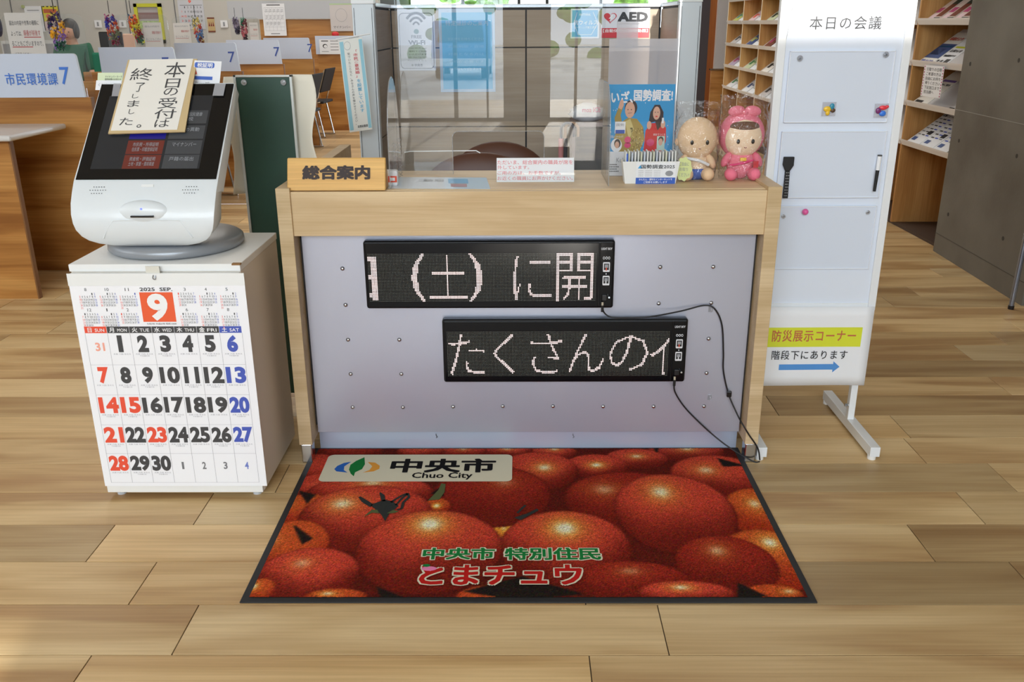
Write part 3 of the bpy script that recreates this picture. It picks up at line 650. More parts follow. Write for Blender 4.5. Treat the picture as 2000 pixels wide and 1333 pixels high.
# the big 9 and its neighbours
S.text('2025  SEP.', .399, cf(210), .585, cf(228), DIG, .02)
S.rect(.393, cf(234), .583, cf(382), mat('orange_red_print', (238, 96, 52), .6), 1); S.text('9', .430, cf(240), .546, cf(377), WHP, .045)
S.text('令和7年 平成37年 昭和100年', .41, cf(387), .583, cf(397), DIG)
months = [(m_, x_, cf(212)) for m_, x_ in ((8, .047), (10, .164), (11, .278), (3, .613), (4, .733), (5, .852))]+[(m_, x_, cf(314)) for m_, x_ in ((12, .045), (1, .154), (2, .27), (6, .61), (7, .73), (8, .847))]
start = {8: 5, 10: 3, 11: 6, 3: 0, 4: 3, 5: 5, 12: 1, 1: 4, 2: 0, 6: 1, 7: 3}
for mth, mx_, my_ in months:
    S.text(str(mth), mx_+.036, my_, mx_+.048+.010*(mth > 9)-.006*(mth == 1), my_+.013, DIG, .0); st = start[mth]; nd = 28 if mth == 2 else 30 if mth in (4, 6, 11) else 31
    for dd_ in range(1, nd+1):
        p = dd_-1+st; cx_, cy_ = p % 7, p//7; x = mx_+cx_*.0145; y = my_+.021+cy_*.0125
        S.text(str(dd_), x, y, x+(.006 if dd_ < 10 else .011), y+.009, CRED if cx_ == 0 else CBLU if cx_ == 6 else DIG)
S.build()

# ================================================================== reception touch-screen machine
KW = mat('kiosk_white_plastic', (224, 230, 234), .32, coat=.2); KG = mat('kiosk_grey_base', (150, 154, 160), .35, .3)
KX = -1.091
kio = thing('reception_kiosk', 'white reception kiosk with a tilted black touch screen standing on the calendar cabinet', 'kiosk', (KX, 2.73, cz))
MB().lathe([(.150, 0), (.196, .002), (.204, .010), (.202, .026), (.192, .034), (.08, .036)], (KX+.012, 2.735, cz), 56, 1, 1.0).build('base', KG, kio, 0, True)
MB().lathe([(.085, .03), (.075, .06), (.07, .12)], (KX+.01, 2.74, cz), 32).build('neck', KW, kio, 0, True)
# housing: profile across the depth, width per station; the front face is the row of F points
P1 = Vector((0, 2.590, .9925)); P2 = Vector((0, 2.858, 1.247)); along = (P2-P1).normalized(); nrm = Vector((0, -along.z, along.y))
st = []  # (front point, back point, half width)
st.append((P2+along*.005, P2+along*.005-nrm*.035, .204)); st.append((P2, P2-nrm*.045, .2085)); st.append((P1+along*.18, P1+along*.18-nrm*.05, .2095)); st.append((P1, P1-nrm*.055, .2115))
for (y, z, hw, bk) in ((2.565, .962, .2105, .06), (2.547, .935, .210, .06), (2.534, .905, .208, .065), (2.530, .88, .205, .07), (2.531, .86, .200, .075), (2.536, .84, .188, .08), (2.543, .826, .172, .085), (2.552, .815, .148, .085), (2.562, .807, .112, .085), (2.570, .803, .066, .08)):
    st.append((Vector((0, y, z)), Vector((0, y+bk*1.1, z+.015)), hw))
mb = MB(); nx = 16
for F_, Bk, hw in st:
    for s_, P in ((1, F_), (0, Bk)):
        for i in range(nx+1):
            u = -1+2*i/nx; bulge = 0
            mb.v.append((KX+u*hw, P.y-bulge*(0 if P.z > .99 else 1), P.z))
R_ = 2*(nx+1)
for k in range(len(st)-1):
    a, b = k*R_, (k+1)*R_
    for i in range(nx):
        mb.f.append((a+i, b+i, b+i+1, a+i+1)); mb.f.append((a+nx+1+i, a+nx+2+i, b+nx+2+i, b+nx+1+i))
    mb.f.append((a, a+nx+1, b+nx+1, b)); mb.f.append((a+nx, b+nx, b+2*nx+1, a+2*nx+1))
for i in range(nx):
    mb.f.append((i, i+1, nx+2+i, nx+1+i)); e = (len(st)-1)*R_; mb.f.append((e+i, e+nx+1+i, e+nx+2+i, e+i+1))
HOUS = mb.build('housing', KW, kio, .004, True, 2)
# black glass front with the screen print
Vx = Vector((1, 0, 0)); H2 = Vector((KX-.206, P2.y, P2.z)); O = H2+nrm*.0015-along*.0; U = Vx*.412; D = -along*((P2-P1).length-.004)
SCB = mat('screen_black_glass', (10, 11, 13), .07, spec=.35)
MB().obox(O-nrm*.001, U, D, nrm*.002).build('glass_front', SCB, kio, .001)
S = Sheet(kio, O+nrm*.001, U, D, .0002)
def kf(px, py): p = PP(px, py, O, nrm); d = p-O; return d.dot(Vx)/.412, d.dot(-along)/D.length
SG = lambda n, c: mat(n, c, .1, spec=.35)
a, b = kf(208, 195), kf(408, 330); c = kf(182, 333)
sx0, sy0, sx1, sy1 = .085, a[1]-.04, .865, b[1]
S.rect(sx0, sy0, sx1, sy1, SG('screen_dark_grey', (44, 46, 50)), 1)
bh = .13
def btn(x0, y0, x1, y1, m, rows, tm):
    S.rect(x0, y0, x1, y1, m, 2)
    for i, r in enumerate(rows): S.text(r, x0+.04, y0+.02+i*.05, x0+.04+min(len(r)*.038, x1-x0-.08), y0+.062+i*.05, tm, 0, 3)
SR = SG('screen_red_button', (112, 52, 44)); SG2 = SG('screen_grey_button', (72, 74, 78)); SB = SG('screen_blue_button', (36, 34, 130)); ST = SG('screen_dim_lettering', (150, 154, 160))
y4 = kf(330, 303)[1]; y3 = kf(330, 275)[1]; y2 = kf(330, 246)[1]; hh = (y3-y2)*.9
btn(.31, y2, .575, y2+hh, SB, ['受付番号'], ST); btn(.31, y3, .575, y3+hh, SR, ['市民税・所得証明', '住民票・印鑑登録証明'], ST); btn(.31, y4, .575, y4+hh, SR, ['資産税・評価証明', '土地・家屋・償却資産'], ST)
btn(.595, y2, .85, y2+hh, SG2, ['住所の異動'], ST); btn(.595, y3, .85, y3+hh, SG2, ['マイナンバー'], ST); btn(.595, y4, .85, y4+hh, SG2, ['戸籍の届出'], ST); btn(.595, y2-hh*1.15, .85, y2-hh*.15, SG2, ['市税・国民健康', '保険税'], ST)
for k in range(3): S.rect(.2, .35+k*.075, .27, .40+k*.075, SG2, 2)
S.build()
# speaker grilles, blank plate, dome with card slot, tray lip
HOLE = mat('grille_hole', (70, 74, 80), .6)
g_al = (P1-Vector((0, 2.565, .962))).normalized(); g_n = Vector((0, -g_al.z, g_al.y))
for cx_ in (KX-.135, KX+.135):
    for r in range(3):
        for i in range(5 if r != 1 else 7):
            p = Vector((cx_+(i-(2 if r != 1 else 3))*.0075+(r-1)*-.002, 2.565, .962))+g_al*(.018-r*.0105); p += g_n*.0009
            MB().obox(p-Vector((.0011, 0, 0)), (.0022, 0, 0), g_al*.0022, g_n*.0008).build('speaker_hole', HOLE, HOUS)
p = Vector((KX-.010, 2.565, .962))+g_al*.018+g_n*.001
MB().obox(p, (.036, 0, 0), g_al*.009, g_n*.001).build('blank_plate', mat('pale_plate', (238, 240, 240), .3), kio, .0004)
MB().ball((KX+.002, 2.550, .908), .080, .026, .036, 32, 16).build('sensor_dome', KW, kio, 0, True)
B('card_slot', BLKPL, kio, KX-.030, KX+.036, 2.519, 2.53, .8985, .9035, .001)
MB().cyl((KX+.002, 2.530, .922), (KX+.002, 2.5255, .922), .0032, 14).build('power_light', mat('blue_status_light', (90, 100, 255), .4, emit=2.0), kio)
tr = [PY(x_, y_, 2.5335+dy_) for x_, y_, dy_ in ((202, 466, .003), (210, 448, -.001), (219, 434, -.002), (228, 431, -.002), (285, 430.5, -.002), (345, 431, -.002), (354, 434, -.002), (366, 450, -.001), (376, 465, .003))]
MB().tube(smooth_path(tr), .0022, 8).build('tray_lip', KW, kio)

# signs laid on the kiosk screen
CARD = mat('cardboard', (205, 180, 135), .85); WPAP = mat('warm_white_paper', (238, 234, 226), .75)
S0 = O+nrm*.012
c4 = [PP(x, y, S0, nrm) for x, y in ((250, 117), (385, 115), (361, 257), (211, 261))]
r = thing('handwritten_sign', 'handwritten closing notice on cardboard lying across the kiosk screen', 'sign', c4[3])
MB().prism([c+nrm*(-.004) for c in c4], nrm*.004).build('board', CARD, r)
O_, U_, D_ = c4[0]+Vx*.006, (c4[1]-c4[0])-Vx*.018, c4[3]-c4[0]; D_ = D_*.965
paper(r, O_+nrm*.0008, U_, D_, WPAP, .0006)
S = Sheet(r, O_+nrm*.0008, U_, D_, .0003); INK = mat('marker_ink', (72, 72, 74), .7)
S.text('本', .60, .05, .92, .27, INK, 0); S.text('日', .66, .29, .88, .42, INK); S.text('の', .66, .42, .88, .53, INK); S.text('受', .62, .56, .91, .71, INK); S.text('付', .60, .72, .93, .85, INK); S.text('は', .64, .86, .86, .965, INK)
S.text('終', .08, .13, .42, .31, INK); S.text('了', .20, .34, .34, .47, INK); S.text('し', .19, .50, .29, .56, INK); S.text('ま', .15, .59, .33, .68, INK); S.text('し', .20, .71, .29, .78, INK); S.text('た', .10, .83, .30, .93, INK); S.oval(.41, .945, .035, .022, INK, 1); S.oval(.41, .945, .02, .012, WPAP, 2)
S.build()
# price flyer and two more flyers standing behind the screen
def flyer(label, corners, d0, m=PAPER, name='flyer', tilt=.12):
    n = Vector((0, -1, tilt)).normalized(); p0 = Vector((0, d0, 1.25)); tl, tr_, bl = [PP(x, y, p0, n) for x, y in corners]
    return sheet_thing(name, label, 'flyer', tl, tr_-tl, bl-tl, m)
r, S = flyer('white price flyer with a blue heading behind the handwritten sign', ((380, 118), (433, 120), (374, 184)), 2.885)
BL = mat('bright_blue_print', (58, 98, 190), .6)
S.rrect(.02, .05, .75, .21, .06, BL, 1, .05); S.text('税証明', .12, .065, .68, .195, WHP, .02, 2); S.rect(.0, .46, .72, .56, BL, 1); S.text('個人 ・・・ 300円', .1, .62, .62, .69, DGREY); S.text('世帯 ・・・ 200円', .1, .70, .62, .77, DGREY); S.text('● ・・・ 200円', .1, .84, .62, .91, DGREY); S.poly([(.0, .30), (.06, .22), (.14, .40), (.0, .42)], RED, 1); S.build()
r, S = flyer('pale green number card flyer behind the kiosk screen', ((191, 142), (240, 142), (190, 168)), 2.89, mat('pale_green_paper', (214, 226, 190), .7))
S.rect(0, .62, 1, 1, WPAP, 1); S.text('マイナンバーカード', .3, .22, .98, .38, DGREY); S.text('臨時休業のお知らせ', .3, .42, .95, .58, DGREY); S.build()
r, S = flyer('plain white flyer peeking out under the pale green one', ((188, 157), (238, 157), (186, 176)), 2.886); S.text('ください', .1, .3, .6, .6, GREYP); S.build()
TAPE = clear('grey_tape', (.75, .77, .78), haze=.35, rough=.3)
for i, (q, lab) in enumerate(((((222, 163), (236, 163), (218, 188)), 'grey tape strip on the upper rim of the screen near the green flyer'), (((420, 163), (441, 163), (415, 187)), 'grey tape strip holding the price flyer at the screen corner'))):
    tl, tr_, bl = [PP(x, y, O+nrm*.006, nrm) for x, y in q]; t, _ = sheet_thing('tape_strip', lab, 'tape', tl, tr_-tl, bl-tl, TAPE, .0003)

# ================================================================== green board behind the cabinet
GB = mat('chalkboard_green', (26, 62, 48), .45, noise=.12, nscale=9); ALW = mat('aluminium_dull', (186, 188, 184), .4, .5)
gy = 3.2; a, b, c = PY(458, 148, gy), PY(570, 148, gy), .06
gb = thing('chalkboard', 'tall narrow green chalkboard standing behind the white cabinet', 'board', ((a.x+b.x)/2, gy, 0))
gx0, gx1, gz = -.992, -.788, 1.256
B('board', GB, gb, gx0+.008, gx1-.008, gy+.002, gy+.012, .06, gz-.008)
for x in (gx0, gx1-.009): B('side_frame', ALW, gb, x, x+.009, gy-.002, gy+.014, 0, gz, .001)
B('top_frame', ALW, gb, gx0, gx1, gy-.002, gy+.014, gz-.007, gz, .001)
for px in (477, 554):
    p = PY(px, 161, gy); t = thing('magnet', ('clear round magnet on the green board beside the kiosk', 'clear round magnet on the green board nearer the desk')[px > 500], 'magnet', p)
    MB().cyl((p.x, gy-.006, p.z), (p.x, gy, p.z), .010, 20).build('disc', clear('clear_magnet', (.85, .87, .88), extra=.15, haze=.3), t, .001); MB().cyl((p.x, gy-.008, p.z), (p.x, gy-.001, p.z), .004, 12).build('core', CHROME, t)
CREAM = mat('cream_paper', (232, 226, 210), .8)
def curled(label, x0, x1, z0, z1, y, curl, side):
    mb = MB(); nu, nv = 8, 14
    for j in range(nv+1):
        for i in range(nu+1):
            u, v = i/nu, j/nv; w = u if side > 0 else 1-u
            mb.v.append((x0+(x1-x0)*u+side*.012*sin(v*7)*w, y-curl*w*w*(.4+.6*sin(v*2.6)), z1+(z0-z1)*v))
    for j in range(nv):
        for i in range(nu): a = j*(nu+1)+i; mb.f.append((a, a+nu+1, a+nu+2, a+1))
    o = mb.build('paper_sheet', CREAM, None, 0, True); m = o.modifiers.new('t', 'SOLIDIFY'); m.thickness = .0008
    return tag(o, label, 'paper')
curled('large pale paper sheet curling out behind the green board toward the desk', -.80, -.722, .93, 1.256, gy+.03, .03, 1)
curled('cream paper sheet curling out behind the green board next to the kiosk', -1.03, -.98, .84, 1.25, gy+.03, .035, -1)
# ================================================================== things on the desk
DT = .935
# name plate
NP = wood('sign_wood', (240, 196, 120), (224, 174, 100), 'X', 70, 10, rough=.4, bandmix=.3)
n0 = thing('name_plate', 'wooden wedge name plate of the general information desk, with black characters', 'sign', (-.566, 2.765, .935))
fa, fb = Vector((0, 2.7375, .9352)), Vector((0, 2.772, 1.030)); x0, x1 = -.719, -.414
poly = [fa, fb, fb+Vector((0, .010, .001)), Vector((0, 2.81, .9352))]
MB().prism([p+Vector((x0, 0, 0)) for p in poly], (x1-x0, 0, 0)).build('block', NP, n0, .0035, seg=3)
S = Sheet(n0, Vector((x0, fb.y, fb.z))+(fb-fa).cross(Vector((1, 0, 0))).normalized()*-.0, (x1-x0, 0, 0), fa-fb, .0006)
S.text('総合案内', .155, .22, .845, .66, mat('brown_black_print', (52, 38, 36), .6), .045); S.build()
# block of wood-coloured panel seen behind is the desk side; white rolled tube and small pouch
r = tag(MB().cyl((-.56, 3.45, .745), (-.40, 3.40, .745), .012, 14).build('paper_roll', PAPER), 'thin white paper roll lying behind the wooden name plate', 'paper roll')
r = thing('tissue_pouch', 'small white pouch with a red mark between the name plate and the clear screen', 'pouch', (-.405, 2.83, DT))
B('pouch', PAPER, r, -.425, -.386, 2.815, 2.845, DT, DT+.05, .006); S = Sheet(r, (-.425, 2.8145, DT+.05), (.039, 0, 0), (0, 0, -.05), .0006); S.rect(.25, .35, .95, .75, RED, 1); S.rect(.4, .45, .8, .65, WHP, 2); S.build()
# acrylic partition
ACR = clear('acrylic_pane', (.965, .975, .975), extra=.006); EDGE = clear('acrylic_edge', (.86, .89, .9), haze=.25, extra=.1)
ap = thing('acrylic_screen', 'clear acrylic partition with a rounded opening standing on the desk', 'partition', (-.06, 3.05, DT))
ax0, ax1, az1, ay = -.400, .279, 1.62, 3.05
o0, o1 = PY(883, 257, ay), PY(1063, 257, ay); oz = o0.z
Pn = [(ax0, DT), (o0.x, DT)]+[(o0.x+.02-.02*cos(radians(15*i)), oz-.02+.02*sin(radians(15*i))) for i in range(7)]+[(o1.x-.02+.02*sin(radians(15*i)), oz-.02+.02*cos(radians(15*i))) for i in range(7)]+[(o1.x, DT), (ax1, DT), (ax1, az1), (ax0, az1)]
MB().prism([(x, ay, z) for x, z in Pn], (0, .003, 0)).build('pane', ACR, ap)
MB().tube([(x, ay+.0015, z) for x, z in Pn[1:-3]], .0014, 6).build('opening_edge', EDGE, ap)
def wing(x, y0, y1, z1, rr):
    Q = [(y0, DT), (y0, z1-rr)]+[(y0+rr-rr*cos(radians(18*i)), z1-rr*1.6+rr*1.6*sin(radians(18*i))) for i in range(1, 10)]+[(y1, z1-rr*2.2), (y1, DT)]
    MB().prism([(x, y, z) for y, z in Q], (.003, 0, 0)).build('side_wing', ACR, ap); MB().tube([(x+.0015, y, z) for y, z in Q], .0016, 6).build('wing_edge', EDGE, ap)
wing(-.404, 2.765, 3.045, 1.265, .13)
Q = [(2.80, DT), (2.80, 1.10)]+[(2.80+.12-.12*cos(radians(18*i)), 1.10+.14*sin(radians(18*i))) for i in range(1, 6)]+[(3.049, 1.24), (3.049, DT)]
MB().prism([(ax1, y, z) for y, z in Q], (.003, 0, 0)).build('side_wing', ACR, ap); MB().tube([(ax1+.0015, y, z) for y, z in Q], .0013, 6).build('wing_edge', EDGE, ap)
MB().tube([PY(790, 298, 3.08), PY(800, 296, 3.08), PY(930, 294.5, 3.08), PY(938, 299, 3.08)], .0018, 6).build('shelf_edge', mat('white_edge', (240, 242, 245), .3), ap)
for y in (2.87, 3.0):
    MB().tube([(-.402, y, DT+.002+.006*i+0) if i % 2 else (-.394, y+.01, DT+.002+.006*i) for i in range(22)], .0014, 5).build('clear_bracket', EDGE, ap)
# flat flyer under the partition
a, b, c = PZ(763, 346, DT+.001), PZ(950, 347, DT+.001), PZ(757, 368, DT+.001)
r, S = sheet_thing('desk_flyer', 'glossy flyer with a small blue photo lying flat on the desk under the clear wing', 'flyer', a, b-a, c-a, mat('glossy_paper', (226, 230, 234), .15))
S.rect(.60, .15, .80, .55, mat('sky_blue_print', (88, 160, 206), .3), 1); S.rect(.62, .6, .78, .85, mat('brick_red_print', (170, 96, 88), .3), 1); S.text('ご案内 窓口', .3, .2, .55, .4, GREYP); S.build()
# tent notice
a, b, c = PY(970, 309, 2.915), PY(1121, 308.5, 2.915), PY(971, 356.5, 2.885)
r, S = sheet_thing('notice_card', 'white tent card with pink lettering saying the staff are away', 'notice', a, b-a, Vector((a.x, c.y, DT))-a, PAPER, .0015)
PKL = mat('pink_lettering', (226, 118, 122), .6)
S.text('ただいま、総合案内の職員が席を', .01, .09, .985, .27, PKL); S.text('外しています。', .01, .31, .42, .47, PKL); S.text('ご用の方は、お手数ですが、', .01, .54, .83, .70, PKL); S.text('お近くの職員にお声かけください。', .01, .76, .985, .93, PKL); S.build()
MB().quad((a.x, 2.925, a.z-.001), (b.x, 2.925, a.z-.001), (b.x, 2.955, DT), (a.x, 2.955, DT)).build('back_leaf', PAPER, r)
MB().box(a.x-.003, b.x+.003, 2.882, 2.884, DT, DT+.03).build('clear_stand', GLASS, r)
# poster in its stand
py_ = 2.995; a, b, c = PY(1190, 165, py_), PY(1320, 165, py_), PY(1187, 345, py_)
pst = thing('census_poster', 'blue poster with two people in gold and red standing on the desk', 'poster', ((a.x+b.x)/2, py_, DT))
O = Vector((a.x-.001, py_, a.z)); U = Vector((b.x-a.x, 0, 0)); D = Vector((0, 0, DT+.002-a.z)); paper(pst, O, U, D, PAPER, .001)
B('clear_sleeve', clear('milky_sleeve', (.88, .88, .9), haze=.42, extra=.02), pst, O.x-.003, O.x+U.x+.003, py_+.002, py_+.0035, DT, PY(1200, 76, py_).z)
B('header_strip', _M['milky_sleeve'], pst, PY(1205, 60, py_).x, PY(1247, 60, py_).x, py_+.0036, py_+.005, PY(1200, 95, py_).z, PY(1200, 42, py_).z)
B('front_leaf', clear('clear_front_leaf', (.98, .98, .985), haze=.0), pst, O.x-.003, O.x+U.x+.003, py_-.006, py_-.0045, DT, PY(1200, 100, py_).z)
S = Sheet(pst, O, U, D, .0005)
SKY = mat('poster_blue', (56, 158, 216), .5); GOLD = mat('gold_print', (176, 150, 78), .5); GOLD2 = mat('pale_gold_print', (214, 196, 130), .5); SKN = mat('skin_print', (226, 176, 150), .5); HAIR = mat('hair_print', (58, 40, 38), .5); PRED = mat('poster_red', (214, 40, 46), .5); PWH = mat('poster_white', (244, 244, 246), .5); PNK = mat('poster_pink', (224, 70, 120), .5)
S.rect(0, 0, 1, .73, SKY, 1)
S.text('いざ、', .04, .07, .37, .20, PWH, .03, 2); S.text('国勢調査!', .38, .055, .97, .18, PWH, .03, 2)
rr = random.Random(2)
for _ in range(46): x, y = rr.uniform(.02, .97), rr.uniform(.04, .68); S.poly([(x, y), (x+.014, y+.006), (x+.006, y+.016)], rr.choice([PWH, GOLD2, PRED]), 2)
S.poly([(.10, .36), (.16, .24), (.20, .17+.03), (.235, .22), (.19, .33), (.22, .42), (.12, .47)], GOLD, 2); S.poly([(.15, .25), (.18, .17), (.22, .16), (.235, .22), (.20, .27)], SKN, 3)
S.poly([(.18, .42), (.30, .36), (.44, .37), (.54, .46), (.57, .60), (.50, .73), (.15, .73), (.10, .58)], GOLD, 2); S.poly([(.26, .40), (.34, .37), (.40, .48), (.33, .60)], GOLD2, 3)
for _ in range(60): x, y = rr.uniform(.34, .54), rr.uniform(.46, .70); S.poly([(x, y), (x+.02, y+.006), (x+.008, y+.02)], rr.choice([GOLD2, mat('dark_gold_print', (120, 96, 44), .5)]), 3)
S.oval(.345, .25, .095, .085, HAIR, 2); S.oval(.33, .275, .075, .088, SKN, 3); S.oval(.30, .27, .008, .006, HAIR, 4); S.oval(.35, .27, .008, .006, HAIR, 4); S.line([(.30, .31), (.36, .305)], .001, HAIR, 4)
S.poly([(.58, .50), (.66, .42), (.82, .41), (.89, .47), (.90, .62), (.84, .73), (.56, .73)], PRED, 2); S.poly([(.64, .30), (.70, .22), (.78, .22), (.84, .30), (.84, .42), (.76, .50), (.72, .40), (.62, .42)], HAIR, 3); S.oval(.735, .31, .055, .072, SKN, 4); S.oval(.715, .30, .007, .006, HAIR, 5); S.oval(.755, .30, .007, .006, HAIR, 5); S.oval(.735, .345, .018, .007, PRED, 5)
S.oval(.63, .44, .035, .045, SKN, 5); S.oval(.84, .43, .035, .045, SKN, 5); S.rect(.82, .36, .85, .42, PWH, 6)
S.rect(.11, .40, .27, .53, PWH, 4); S.rect(.12, .49, .26, .53, BL, 5); S.text('国勢', .13, .42, .25, .45, GREYP, 0, 5)
S.oval(.14, .66, .085, .075, PWH, 5); S.oval(.155, .64, .05, .05, HAIR, 6); S.oval(.15, .655, .034, .038, SKN, 7); S.oval(.31, .60, .05, .038, PNK, 6); S.oval(.31, .66, .05, .03, PNK, 6); S.oval(.66, .63, .06, .04, PNK, 6); S.rect(.76, .56, .88, .72, mat('poster_mint', (196, 220, 206), .5), 5); S.oval(.82, .60, .04, .035, HAIR, 6); S.oval(.815, .625, .032, .04, SKN, 7)
S.text('回答はインターネットで', .05, .55, .24, .58, PWH, 0, 6); S.text('統計でつくる', .70, .53, .88, .555, PWH, 0, 6)
for k in range(4): S.text('●●●●●●', .04, .87+.025*k, .16+.03*(k % 2), .882+.025*k, DGREY)
S.text('Kokusei', .15, .80, .4, .85, GREYP); S.build()
# tissue box with packets
tbx = thing('tissue_box', 'white open box with a census label, filled with tissue packets, in front of the poster', 'box', (.412, 2.86, DT))
a, b = PY(1216, 322, 2.838).x, PY(1328, 322, 2.838).x; zt = PY(1216, 316, 2.838).z; y0, y1 = 2.838, 2.895; ib = .010
V = [(a, y0), (b, y0), (b, y1), (a, y1)]; W_ = [(a+ib, y0+.004), (b-ib, y0+.004), (b-ib, y1-.004), (a+ib, y1-.004)]
BXM = mat('white_box_card', (232, 232, 230), .6)
mb = MB(); mb.add([(x, y, zt) for x, y in V]+[(x, y, DT+.0005) for x, y in W_]+[(x+(.003 if x < .4 else -.003), y+(.003 if y < 2.86 else -.003), zt) for x, y in V], [(0, 4, 5, 1), (1, 5, 6, 2), (2, 6, 7, 3), (3, 7, 4, 0), (4, 7, 6, 5), (0, 1, 9, 8), (1, 2, 10, 9), (2, 3, 11, 10), (3, 0, 8, 11)])
mb.build('body', BXM, tbx)
l0 = PY(1243, 320, 2.837); l1 = PY(1318, 363, 2.839)
S = Sheet(tbx, (l0.x, 2.8375, zt-.004), (l1.x-l0.x, 0, 0), (0, .0035, -(zt-DT-.004)), .0008); S.rect(0, 0, 1, 1, PAPER, 1); S.rect(0, .70, 1, 1, BL, 2); S.text('国勢調査2025', .12, .08, .97, .27, DGREY, .01); S.poly([(.04, .26), (.1, .10), (.16, .26)], SKY, 2); S.text('かんたん・便利なインターネットで', .08, .73, .92, .83, WHP, .01, 3); S.text('ご回答をお願いします', .2, .86, .8, .96, WHP, .01, 3)
for k in range(4): S.text('総務省・都道府県・市区町村', .06, .34+.085*k, .62, .38+.085*k, GREYP, 0, 2)
S.oval(.84, .50, .10, .13, GREYP, 2); S.build()
pk = None; cols = [(225, 228, 225), (222, 224, 200), (205, 215, 230), (235, 235, 232)]
for i in range(17):
    x = a+.009+i*(b-a-.02)/16.5; me_ = MB().box(x, x+.0042, y0+.006, y1-.006, DT+.03, zt+.030+.003*sin(i*2.1))
    o = me_.build('tissue_packet', mat('packet_wrap_%d' % (i % 4), cols[i % 4], .3), None, .0015)
    tag(o, 'thin wrapped tissue packet standing in the white census box', 'tissue packet', 'tissue packets in the white box')
o = tag(B('tissue_packet', BL, None, a+.012, a+.017, y0+.0045, y0+.006, DT+.05, zt+.024), 'blue-printed slip standing at the poster-side end of the tissue packets', 'slip')
# stuffed dolls in clear bags (plain generic dolls)
def doll(name, label, px0, px1, pyt, pyb, skin, body, limb, y, pink):
    A = PZ((px0+px1)/2, pyb, DT); cx = PY((px0+px1)/2, 300, y).x; zt_ = PY(cx and (px0+px1)/2, pyt, y).z; h = zt_-DT; w = (px1-px0)/FPX*(y+.1)
    r = thing(name, label, 'doll', (cx, y, DT)); F = mat('plush_'+name+('p' if pink else 'b'), skin, .95, bump=.25, nscale=260); G = mat('plush_body'+('p' if pink else 'b'), body, .95, bump=.3, nscale=260); Lm = mat('plush_limb'+('p' if pink else 'b'), limb, .95, bump=.3, nscale=260)
    hz = DT+h*(.60 if not pink else .56); hr = w*(.46 if not pink else .40)
    MB().ball((cx, y, hz), hr, hr*.75, h*.31 if not pink else h*.27, 32, 20).build('head', F, r, 0, True)
    MB().ball((cx, y+.005, DT+h*.22), w*.30, .035, h*.22, 24, 14).build('body', G, r, 0, True)
    for sx in (-1, 1):
        MB().ball((cx+sx*w*.24, y-.035, DT+.021), .021, .026, .021, 18, 12).build('foot', Lm, r, 0, True)
        MB().ball((cx+sx*w*.33, y-.012, DT+h*.27), .013, .015, .026, 14, 10, Matrix.Rotation(sx*-.5, 3, 'Y')).build('arm', Lm if pink else F, r, 0, True)
        MB().ball((cx+sx*hr*.38, y-hr*.70, hz-.008), .0055, .003, .0075, 12, 8).build('eye', mat('doll_eye', (34, 28, 28), .3), r, 0, True)
    MB().tube([(cx-.004, y-hr*.76, hz-.026), (cx, y-hr*.765, hz-.028), (cx+.004, y-hr*.76, hz-.026)], .0011, 6).build('mouth', mat('doll_mouth', (150, 60, 60), .6), r)
    if pink:
        mb = MB(); mb.ball((cx, y+.018, hz+.006), hr*1.2, hr*.86, h*.32, 32, 18); mb.build('hood', G, r, 0, True)
        for sx in (-1, 1): MB().ball((cx+sx*.026, y+.0, hz+h*.345), .027, .014, .017, 18, 12, Matrix.Rotation(sx*.15, 3, 'Y')).build('bow_loop', G, r, 0, True)
        MB().ball((cx+.001, y-.006, hz+h*.33), .009, .01, .009).build('bow_knot', G, r, 0, True)
        MB().tube(smooth_path([(cx-.042, y-.035, DT+.050), (cx-.01, y-.045, DT+.056), (cx+.03, y-.040, DT+.066)]), .0035, 8).build('sash', mat('sash_pink', (226, 56, 120), .7), r)
        B('name_tag', mat('tag_red', (206, 50, 62), .5), r, cx+.030, cx+.046, y-.046, y-.044, DT+.043, DT+.064); B('collar_patch', mat('patch_yellow', (240, 196, 60), .6), r, cx-.012, cx+.008, y-.040, y-.037, DT+.064, DT+.074)
        MB().ball((cx, y-.000, hz+.034), hr*.84, hr*.70, h*.10, 28, 14).build('fringe', mat('doll_hair', (110, 76, 56), .95), r, 0, True)
    else:
        for sx in (-1, 1): MB().ball((cx+sx*hr*1.0, y+.004, hz-.012), .008, .007, .012, 12, 8).build('ear', F, r, 0, True)
        MB().tube(smooth_path([(cx-.040, y-.030, DT+.072), (cx, y-.040, DT+.066), (cx+.036, y-.030, DT+.050)]), .005, 8).build('sash', PAPER, r)
        MB().ball((cx, y+.004, DT+.026), w*.31, .036, .030, 24, 12).build('trousers', mat('plush_blue', (66, 96, 176), .95, bump=.3, nscale=260), r, 0, True)
    # crinkled clear bag around it
    hx = w*.50; mb = MB(); rg = random.Random(px0); n, m_ = 30, 18
    for j in range(m_+1):
        v = j/m_; zz = DT+.001+(h+.028)*v; s = (.86+.2*sin(v*3.1)) if v < .85 else 1.0
        for i in range(n):
            t = 2*pi*i/n; q = 1+rg.uniform(-.045, .045); mb.v.append((cx+hx*s*q*cos(t)*(1 if v < .9 else 1.04), y+.000+(.058*(1-v*.25)*q*sin(t)*(1 if v < .9 else .35)), zz+rg.uniform(-.003, .003)*(v > .1 )))
    for j in range(m_): mb.f += [(j*n+i, j*n+(i+1) % n, (j+1)*n+(i+1) % n, (j+1)*n+i) for i in range(n)]
    bag = mb.build('plastic_bag', clear('bag_film', (.988, .988, .99), extra=.035, bump=1.0, rough=.08), None, 0, True)
    tag(bag, ('crinkled clear bag around the beige doll in blue trousers', 'crinkled clear bag around the pink hooded doll')[pink], 'bag')
    return cx
